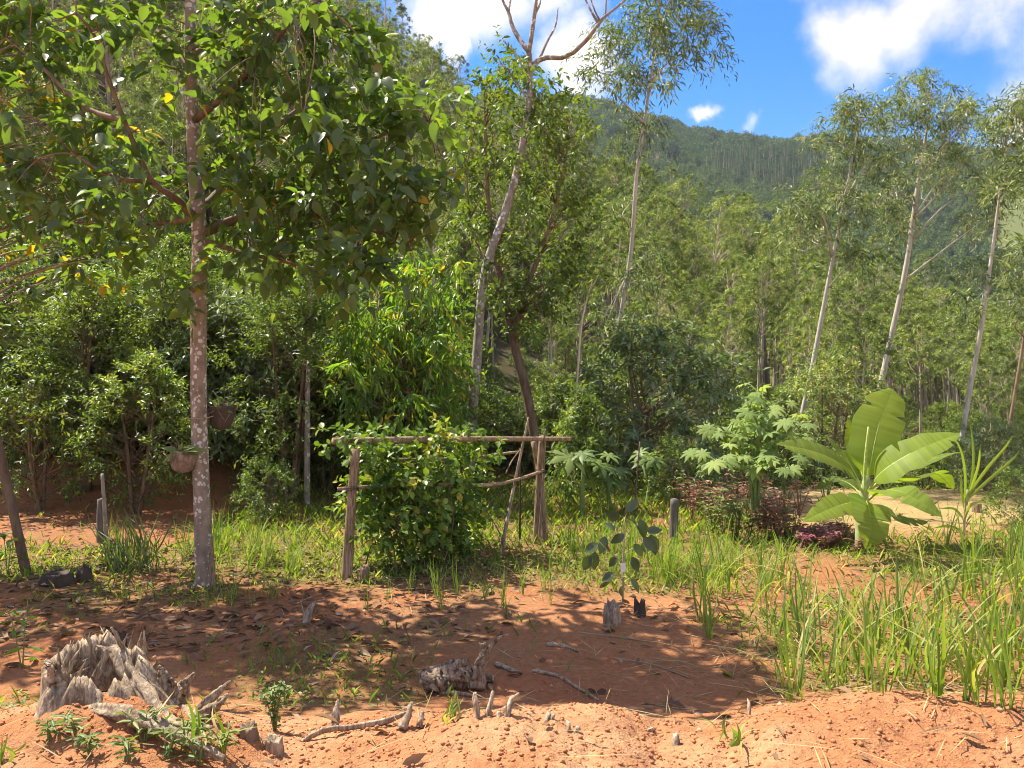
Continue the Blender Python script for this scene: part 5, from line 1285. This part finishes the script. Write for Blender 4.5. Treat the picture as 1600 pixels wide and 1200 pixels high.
# ------------------------------------------------------------------ sapling with dark leaves and a white tag
def dark_sapling():
    b = ground_at(972, 945); Yb = b[1]; root = thing("young_sapling", "young sapling with dark glossy oval leaves and a white tag", "sapling", b); g = np.random.default_rng(8)
    pth = spline([b - np.array([0, 0, .1]), at(974, 880, Yb), at(976, 810, Yb)], 10); mb = MB(); tube(mb, pth, [.014, .010, .006], 7); mb.build("stem", M['stem_tan'], root, b)
    side = [([(974, 880, 0), (950, 860, -.1), (935, 845, -.1)]), ([(975, 865, 0), (1000, 850, .1), (1015, 835, .1)]), ([(975, 850, 0), (965, 830, .1), (960, 815, .1)]), ([(973, 905, 0), (955, 900, -.1)]), ([(973, 900, 0), (985, 905, -.1)])]
    for sd in side:
        mb = MB(); tube(mb, spline([at(u, v, Yb + d) for u, v, d in sd], 6), [.006, .004], 5); mb.build("twig", M['stem_tan'], root, b)
    LM = leaf_meshes("leaf", M['sapling_leaf'], 4, T_HI, 3, .1, .9, (1, .56))
    Ls = [(968, 808, 150, .20), (978, 800, 60, .20), (985, 812, -20, .2), (1000, 812, -70, .22), (945, 838, 250, .21), (935, 850, 200, .2), (925, 868, 230, .22), (930, 862, 265, .22), (950, 850, 280, .16), (1005, 840, -30, .22), (1016, 835, -60, .22), (1020, 840, -85, .2), (1000, 855, -20, .2), (990, 850, -40, .18), (960, 895, 200, .18), (952, 900, 235, .2), (985, 905, -40, .2), (975, 915, 250, .2), (960, 830, 120, .16), (1010, 830, 20, .18), (975, 835, 200, .18), (965, 870, 215, .16), (988, 870, -65, .18)]
    for (u, v, a, L) in Ls:
        D = np.array([math.cos(R(a)), g.normal() * .5, math.sin(R(a)) - .25]); leaf_obj(LM[int(g.integers(0, 4))], root, b, at(u, v, Yb + g.normal() * .08), D, np.array([g.normal() * .5, -.9, .6 + g.normal() * .3]), L * .88)
    mb = MB(); c = at(974, 880, Yb - .03); w, h = .022, .085
    th = np.linspace(-1, 1, 5); V = [(c[0] + w * t_, c[1] - .008 * (1 - t_ * t_), c[2] - h * z) for z in (0, .5, 1) for t_ in th] + [(c[0] + w * t_, c[1] - .008 * (1 - t_ * t_) + .004, c[2] - h * z) for z in (0, .5, 1) for t_ in th]
    q = [(r * 5 + i, r * 5 + i + 1, r * 5 + i + 6, r * 5 + i + 5) for r in (0, 1) for i in range(4)] + [(15 + r * 5 + i + 5, 15 + r * 5 + i + 6, 15 + r * 5 + i + 1, 15 + r * 5 + i) for r in (0, 1) for i in range(4)]
    mb.add(V, None, q); mb.build("tag", M['tag_white'], root, b)
dark_sapling()
def small_plant(name, label, u, v, hpx, nst, nl, L, W, mat, seed, spread=.5, droop=.3, k=7, cat="plant", group=None, stem='stem_green', tmpl=T_OVATE, R_=None):
    g = np.random.default_rng(seed); b = ground_at(u, v, 2.8); h = hpx * b[1] / F
    root = thing(name, label, cat, b, group); t = MB(); c = MB()
    for i in range(nst):
        a = g.uniform(0, 6.28); rr = spread * h * g.uniform(.2, 1); e = b + np.array([rr * math.cos(a), rr * math.sin(a) * .7, h * g.uniform(.7, 1)])
        p = spline([b - np.array([0, 0, .03]), (b + e) / 2 + np.array([0, 0, .12 * h]), e], 9); tube(t, p, [.003 + .006 * h, .002], 5)
        f = np.sort(g.uniform(.2, 1, nl)); ii = (f * 8).astype(int); P = p[ii]
        D = np.stack([np.cos(np.arange(nl) * 2.4 + a), np.sin(np.arange(nl) * 2.4 + a), np.full(nl, .35 - droop)], -1) + g.normal(size=(nl, 3)) * .2; sc_ = g.uniform(.6, 1.1, nl)
        put_leaves(c, P, D, np.array([0, -.2, 1.]) + g.normal(size=(nl, 3)) * .3, L * sc_, W * sc_, tmpl, np.clip(g.normal(.5, .25, nl), 0, 1))
    t.build("stem", M[stem], root, b); c.build("foliage", M[mat], root, b); return root
small_plant("leafy_sprout", "small pale leafy sprout on the bank right of the root stump", 430, 1142, 85, 5, 20, .05, .026, 'weed', 1, .28)
small_plant("leaf_shoot", "upright young shoot with long green leaves at the left edge", 35, 1045, 110, 2, 7, .16, .05, 'hang_leaf', 2, .5, .5)
small_plant("leaf_shoot", "broad drooping yellow-green leaves poking in at the left edge by the path", 12, 900, 95, 2, 5, .24, .09, 'hang_leaf', 3, .3, .6)
for i, (u, v, h) in enumerate([(200, 1190, 40), (140, 1180, 35), (260, 1185, 60), (310, 1195, 70), (75, 1160, 35), (225, 1160, 60), (350, 1190, 55), (120, 1150, 40), (285, 1165, 50)]):
    small_plant("bank_weed", "soft green weed with narrow leaves on the soil below the root stump", u, v, h, 3, 9, .075, .02, 'weed', 20 + i, .6, .2, group="weeds below the root stump", cat="weed")
# reddish and pink foliage plants
g = np.random.default_rng(15); i = 0
LR = "dark reddish-purple leafed plant in the bed left of the banana plant"
for i in range(34):
    u = g.uniform(1070, 1250); v = g.uniform(790, 845)
    small_plant("purple_plant", LR, u, v, g.uniform(45, 82), 6, 12, .11, .038, 'purple_leaf' if g.uniform() < .6 else 'weed', 40 + i, .45, .3, group="reddish plants in the bed", stem='bark_brown')
for i, (u, v) in enumerate([(1275, 852), (1262, 846), (1290, 848), (1255, 858), (1300, 858)]):
    small_plant("pink_plant", "low pink-leafed plant at the foot of the banana plant", u, v, 28, 6, 12, .09, .035, 'pink_leaf', 90 + i, .8, .2, group="pink plants by the banana", stem='bark_brown')
for i in range(12):
    u = g.uniform(1265, 1345); v = g.uniform(835, 866)
    small_plant("purple_plant", "low dull purple groundcover plant under the banana plant", u, v, 26, 6, 10, .09, .035, 'purple_leaf', 110 + i, .9, .2, group="purple groundcover under the banana", stem='bark_brown')
shr = [(1105, 760, 60), (1230, 790, 95), (1290, 790, 100), (1255, 760, 90), (1150, 775, 60)]
for i, (u, v, h) in enumerate(shr):
    small_plant("bed_weed", ["tall green weed at the left of the reddish bed", "green weed between the castor plant and the banana leaf", "feathery green weed behind the banana plant's left leaves", "green weed under the castor plant's right leaves", "green weed at the foot of the castor plant"][i], u, v, h, 9, 22, .12, .03, 'weed', 130 + i, .5, .3, cat="weed")

# ------------------------------------------------------------------ grasses
def blade_mesh(seed, bend, mat='grass', w=.020, rnd=.5, n=8):
    gg = np.random.default_rng(seed); t = np.linspace(0, 1, n); mb = MB()
    x = bend * t ** 2.2; z = t * (1 - .35 * abs(bend) * t ** 1.5); y = .04 * np.sin(t * 3 + seed)
    ww = w * np.interp(t, [0, .15, .5, .8, 1], [.45, .8, 1, .6, .02])
    V = np.stack([np.stack([x, y - ww, z + ww * .25], -1), np.stack([x + ww * .5, y, z], -1), np.stack([x, y + ww, z + ww * .25], -1)], 1).reshape(-1, 3)
    q = [(i * 3 + j, i * 3 + j + 1, i * 3 + j + 4, i * 3 + j + 3) for i in range(n - 1) for j in (0, 1)]
    mb.add(V, None, q, rnd); return mb
BLM = [blade_mesh(i, [.06, .18, .4, .7, .14, 1.0, .3, 1.3][i % 8], rnd=[.3, .5, .65, .8, .45, .92, .55, 1.0][i % 8], w=[.010, .011, .010, .009, .012, .008, .011, .007][i % 8]) for i in range(8)]
BLADE = [b.mesh("blade", M['grass']) for b in BLM]
def tuft(u, v, hpx, nb, seed, label, group=None, name="grass_tuft", scale_w=1.0):
    g = np.random.default_rng(seed); b = ground_at(u, v, 2.9); h = hpx * b[1] / F
    root = thing(name, label, "grass", b, group)
    for i in range(nb):
        o = link("blade", BLADE[int(g.choice(8, p=[.18, .17, .14, .12, .13, .09, .1, .07]))], root)
        L = h * g.uniform(.55, 1.08); a = g.uniform(0, 6.28); r_ = .05 * g.uniform() ** .5
        o.location = (r_ * math.cos(a), r_ * math.sin(a), -.02); o.rotation_euler = (g.normal() * .10, g.normal() * .10, a); ws = scale_w * g.uniform(.8, 1.2)
        o.scale = (L, ws * .9, L)
    return root
GZ = ["between the sapling and the banana plant", "just below the banana plant", "right of and below the banana plant", "at the left end of the front stand", "in the middle of the front stand", "at the right end of the front stand"]
N_T = [(1236, 1088, 190, 13, "tall grass tuft with drooping blades at the left end of the right-hand stand"), (1300, 1078, 215, 9, "tallest upright grass tuft near the left of the right-hand stand"), (1372, 1082, 175, 12, "grass tuft rooted at the mound's crest in the right-hand stand"), (1455, 1090, 210, 15, "dense tall grass tuft in the front of the right-hand stand"), (1525, 1100, 190, 12, "grass tuft on bare soil at the front right"), (1575, 1108, 200, 10, "front grass tuft nearest the right edge")]
for i, (u, v, h, nb, lb) in enumerate(N_T): tuft(u, v, h, nb, 200 + i, lb)
g = np.random.default_rng(19)
for i in range(74):
    u = g.uniform(1090, 1630); v = g.uniform(915, 1075)
    if (u < 1220 and v > 1010) or (1235 < u < 1430 and v < 965): continue
    tuft(u, v, g.uniform(90, 175), int(g.integers(6, 11)), 230 + i, "tall green grass tuft " + GZ[(0 if u < 1240 else 1 if u < 1430 else 2) + (0 if v < 1000 else 3)], "tall grass " + GZ[(0 if u < 1240 else 1 if u < 1430 else 2) + (0 if v < 1000 else 3)])
tuft(292, 1172, 95, 6, 311, "thin dry grass stalks in front of the root stump's middle"); tuft(338, 1168, 80, 6, 312, "thin grass stalks at the right tip of the root stump"); tuft(255, 1150, 70, 5, 313, "thin grass stalks against the root stump's hollow"); tuft(20, 1185, 40, 8, 314, "low grass tuft at the bottom left corner")
tuft(1140, 1160, 60, 9, 301, "small dry-tipped grass tuft on the mound right of the dip"); tuft(700, 1128, 50, 12, 302, "low grass tuft on the bank's crest by the root prongs"); tuft(1240, 1095, 45, 10, 303, "low broad weed tuft at the mound's edge under the tall grass")
# smaller tufts in rows: one mesh each
def tuft_mesh(seed, nb, mat, spread=.05, lean=.14):
    g = np.random.default_rng(seed); mb = MB()
    for i in range(nb):
        s_ = BLM[int(g.integers(0, 8))]; V = np.concatenate(s_.v).copy(); L = g.uniform(.5, 1.05); V[:, 0] *= L; V[:, 2] *= L
        a = g.uniform(0, 6.28); e = Matrix.Rotation(a, 3, 'Z') @ Matrix.Rotation(g.normal() * lean, 3, 'X') @ Matrix.Rotation(g.normal() * lean, 3, 'Y')
        V = V @ np.array(e).T; r_ = spread * g.uniform() ** .5; a2 = g.uniform(0, 6.28); V += np.array([r_ * math.cos(a2), r_ * math.sin(a2), -.02])
        mb.add(V, None, np.concatenate(s_.f4), np.clip(g.normal(.5, .2), 0, 1))
    return mb.mesh("grass_tuft", M[mat])
TM = [tuft_mesh(700 + i, 9 + i, 'grass') for i in range(5)]
DM = [tuft_mesh(710, 80, 'dark_grass', .30, .22), tuft_mesh(711, 60, 'dark_grass', .2, .2)]
def put_tuft(me, u, v, hpx, label, group, name="grass_tuft", wid=1.0):
    b = ground_at(u, v); o = link(name, me); h = hpx * b[1] / F; o.location = b; o.scale = (h * wid, h * wid, h); o.rotation_euler = (0, 0, g.uniform(0, 6.28)); return tag(o, label, "grass", group)
put_tuft(DM[0], 212, 892, 115, "dense dark rush clump left of the speckled trunk", None, "rush_clump", 1.0)
put_tuft(DM[1], 180, 885, 75, "smaller dark rush clump beside the short grey post", None, "rush_clump", 1.0)
for i in range(34):
    put_tuft(TM[i % 5], g.uniform(1010, 1235), g.uniform(878, 925), g.uniform(55, 100), "green grass tuft in the row below the reddish plants", "grass row below the reddish plants", wid=.8)
for i in range(20):
    put_tuft(TM[i % 5], g.uniform(850, 1000), g.uniform(850, 905), g.uniform(50, 100), "grass tuft in front of the papaya plants", "grass tufts in front of the papayas", wid=.8)
for i, (u, v, h) in enumerate([(682, 935, 85), (690, 955, 95), (715, 930, 80), (785, 950, 90), (790, 965, 70), (640, 930, 60), (605, 940, 55), (575, 955, 50), (758, 940, 65), (815, 930, 80), (850, 925, 70), (860, 945, 75), (905, 905, 60)]):
    put_tuft(TM[i % 5], u, v, h, "grass tuft on the soil in front of the vine mound", "grass tufts in front of the vine", wid=.75)
for i in range(26):
    u = g.uniform(270, 480); put_tuft(TM[i % 5], u, g.uniform(855, 900), g.uniform(50, 90), "grass tuft around the foot of the speckled trunk", "grass tufts by the speckled trunk", wid=.85)
for i in range(9):
    put_tuft(TM[i % 5], g.uniform(320, 440), g.uniform(925, 955), g.uniform(40, 70), "small grass tuft on the litter in front of the speckled trunk", "grass tufts before the speckled trunk", wid=.8)
for i in range(18):
    put_tuft(TM[i % 5], g.uniform(1430, 1620), g.uniform(855, 935), g.uniform(70, 130), "grass tuft right of the banana plant", "grass tufts right of the banana", wid=.75)
# young cane plant
def cane():
    b = ground_at(1505, 838); Yb = b[1]; root = thing("young_cane", "young cane plant with long yellow-green strap leaves right of the banana plant", "cane plant", b)
    mb = MB(); tube(mb, spline([b - np.array([0, 0, .1]), at(1508, 790, Yb), at(1512, 765, Yb)], 6), [.022, .016, .012], 7); mb.build("stem", M['stem_tan'], root, b)
    Ls = [[(1510, 790), (1520, 740), (1520, 690), (1514, 652)], [(1512, 775), (1540, 735), (1570, 700), (1583, 680)], [(1512, 780), (1545, 750), (1580, 720), (1592, 705)], [(1508, 785), (1508, 740), (1500, 700), (1480, 670)], [(1508, 800), (1503, 770), (1502, 735)], [(1506, 815), (1516, 790), (1535, 785), (1550, 795)], [(1505, 810), (1490, 795), (1465, 795)], [(1511, 785), (1528, 730), (1532, 695)], [(1505, 830), (1480, 822), (1455, 826)]]
    for i, p in enumerate(Ls):
        P = spline([at(u, v, Yb + .06 * j * (-1) ** i) for j, (u, v) in enumerate(p)], 12); T = norm(np.gradient(P, axis=0)); S = norm(np.cross(T, np.array([.1, -.9, .3]))); w = .024 * np.interp(np.linspace(0, 1, 12), [0, .3, .7, 1], [.6, 1, .7, .05])
        mb = MB(); V = np.stack([P - S * w[:, None], P + np.array([0, .008, 0]), P + S * w[:, None]], 1).reshape(-1, 3); mb.add(V, None, [(a * 3 + j, a * 3 + j + 1, a * 3 + j + 4, a * 3 + j + 3) for a in range(11) for j in (0, 1)], .6 + .04 * i); mb.build("leaf", M['grass'], root, b)
cane()

# ------------------------------------------------------------------ ground cover, litter, straw and clods (uncountable)
def sample(n, y0, y1, w, g, latmax=.72, pw=1.0):
    y = y0 + (y1 - y0) * g.uniform(size=n) ** pw; x = y * g.uniform(-latmax, latmax, n); k = g.uniform(size=n) < w(x, y); return x[k], y[k]
g = np.random.default_rng(23)
def short_grass():
    x, y = sample(64000, 5.0, 17.5, lambda x, y: cover(x, y) ** 1.4 * .85, g, pw=.8); n = len(x); z = H(x, y); h = g.uniform(.04, .16, n) * (1 + .6 * smooth(9, 12, y)); a = g.uniform(0, 6.28, n)
    P = np.stack([x, y, z - .01], -1); D = np.stack([np.cos(a) * .6, np.sin(a) * .6, np.ones(n)], -1) + g.normal(size=(n, 3)) * .2
    mb = MB(); put_leaves(mb, P, D, np.stack([-np.cos(a), -np.sin(a), np.full(n, .3)], -1), h, .012 + .04 * h, T_DIAMOND, np.clip(g.normal(.55, .25, n), 0, 1)); tag(mb.build("short_grass", M['grass']), "short green grass growing over the garden soil", None, kind="stuff")
short_grass()
def creeping_weeds():
    x, y = sample(46000, 4.6, 12, lambda x, y: (cover(x, y) > .22) * cover(x, y) * .6, g, pw=1.0); n = len(x); z = H(x, y); a = g.uniform(0, 6.28, n)
    D = np.stack([np.cos(a), np.sin(a), g.uniform(-.1, .5, n)], -1); mb = MB(); put_leaves(mb, np.stack([x, y, z + g.uniform(.005, .05, n)], -1), D, np.array([0, 0, 1.]) + g.normal(size=(n, 3)) * .35, g.uniform(.025, .06, n), g.uniform(.012, .03, n), T_DIAMOND, np.clip(g.normal(.45, .25, n), 0, 1)); tag(mb.build("creeping_weeds", M['weed']), "low creeping weeds in patches on the shaded soil", None, kind="stuff")
creeping_weeds()
def litter():
    w = lambda x, y: (smooth(5.8, 7.2, y + fbm(x, y, 5, 3)) * smooth(.3, -1.6, x) * (1 - smooth(9.5, 11, y)) * .8 + .03 + .03 * (y > 4.6) + .10 * (y > 6.5)) * .75
    x, y = sample(15000, 3.0, 13, w, g); n = len(x); z = H(x, y); a = g.uniform(0, 6.28, n)
    D = np.stack([np.cos(a), np.sin(a), g.normal(size=n) * .18], -1); L = g.uniform(.05, .17, n); mb = MB(); put_leaves(mb, np.stack([x, y, z + g.uniform(.006, .03, n)], -1), D, np.array([0, 0, 1.]) + g.normal(size=(n, 3)) * .4, L, L * g.uniform(.2, .5, n), T_OVATE, np.clip(g.normal(.45, .28, n), 0, 1), curl=.9); tag(mb.build("leaf_litter", M['dry_leaf']), "dry brown fallen leaves scattered over the soil", None, kind="stuff")
litter()
def straw():
    w = lambda x, y: np.clip(np.exp(-((x - 1.9) / 1.0) ** 2 - ((y - 6.3) / .9) ** 2) + .9 * smooth(2.5, 5, x) * smooth(8.0, 11, y) + .3 * np.exp(-((x + .5) / 2) ** 2 - ((y - 8.0) / .5) ** 2) + .03 + .06 * (y < 5.0), 0, 1)
    x, y = sample(16000, 3.0, 17, w, g); n = len(x); z = H(x, y); a = g.uniform(0, 6.283, n)
    L = g.uniform(.10, .42, n); D = np.stack([np.cos(a), np.sin(a), g.uniform(-.02, .16, n)], -1); mb = MB(); put_leaves(mb, np.stack([x, y, z + g.uniform(.006, .04, n)], -1), D, np.array([0, 0, 1.]) + g.normal(size=(n, 3)) * .3, L, .007, T_DIAMOND, np.clip(g.normal(.45, .28, n), 0, 1), curl=.05); tag(mb.build("dry_straw", M['straw']), "dry straw and cut grass lying on the soil", None, kind="stuff")
straw()
def clods():
    t_ = (1 + 5 ** .5) / 2; ico = norm(np.array([(-1, t_, 0), (1, t_, 0), (-1, -t_, 0), (1, -t_, 0), (0, -1, t_), (0, 1, t_), (0, -1, -t_), (0, 1, -t_), (t_, 0, -1), (t_, 0, 1), (-t_, 0, -1), (-t_, 0, 1)]))
    fc = np.array([(0, 11, 5), (0, 5, 1), (0, 1, 7), (0, 7, 10), (0, 10, 11), (1, 5, 9), (5, 11, 4), (11, 10, 2), (10, 7, 6), (7, 1, 8), (3, 9, 4), (3, 4, 2), (3, 2, 6), (3, 6, 8), (3, 8, 9), (4, 9, 5), (2, 4, 11), (6, 2, 10), (8, 6, 7), (9, 8, 1)])
    def heap(name, label, n, w, smin, smax, mat, y0, y1):
        x, y = sample(n, y0, y1, w, g); n = len(x); z = H(x, y); r = smin + (smax - smin) * g.uniform(size=n) ** 4
        V = ico[None] * (1 + .35 * g.normal(size=(n, 12, 1)) * .6) * r[:, None, None] * np.array([1.1, 1, .75]) + np.stack([x, y, z + r * .2], -1)[:, None]
        mb = MB(); mb.add(V.reshape(-1, 3), (fc[None] + (np.arange(n) * 12)[:, None, None]).reshape(-1, 3), None, .5); tag(mb.build(name, M[mat], smooth_shade=False), label, None, kind="stuff")
    heap("soil_clods", "crumbly red soil clods over the sunlit bank", 32000, lambda x, y: np.where(y < 4.6, .85, .15), .002, .014, 'clod', 2.6, 6.5)
    heap("pebbles", "scattered pale pebbles on the soil", 420, lambda x, y: np.ones_like(x) * .6, .006, .02, 'stone', 2.8, 7)
clods()

# ------------------------------------------------------------------ haze in the air of the valley
def haze_box():
    m, t = new_mat("haze"); v = t.nodes.new("ShaderNodeVolumePrincipled")
    v.inputs["Color"].default_value = (.72, .86, 1.0, 1); v.inputs["Density"].default_value = 0.00012; v.inputs["Anisotropy"].default_value = .2
    o = t.nodes.new("ShaderNodeOutputMaterial"); t.links.new(v.outputs[0], o.inputs["Volume"])
    mb = MB(); x0, x1, y0, y1, z0, z1 = -4400, 4400, -4400, 4400, -420, 470
    V = [(x0, y0, z0), (x1, y0, z0), (x1, y1, z0), (x0, y1, z0), (x0, y0, z1), (x1, y0, z1), (x1, y1, z1), (x0, y1, z1)]
    mb.add(V, None, [(0, 3, 2, 1), (4, 5, 6, 7), (0, 1, 5, 4), (1, 2, 6, 5), (2, 3, 7, 6), (3, 0, 4, 7)])
    o = mb.build("haze", m, smooth_shade=False); tag(o, "pale blue haze in the air over the valley", None, kind="stuff")
haze_box()
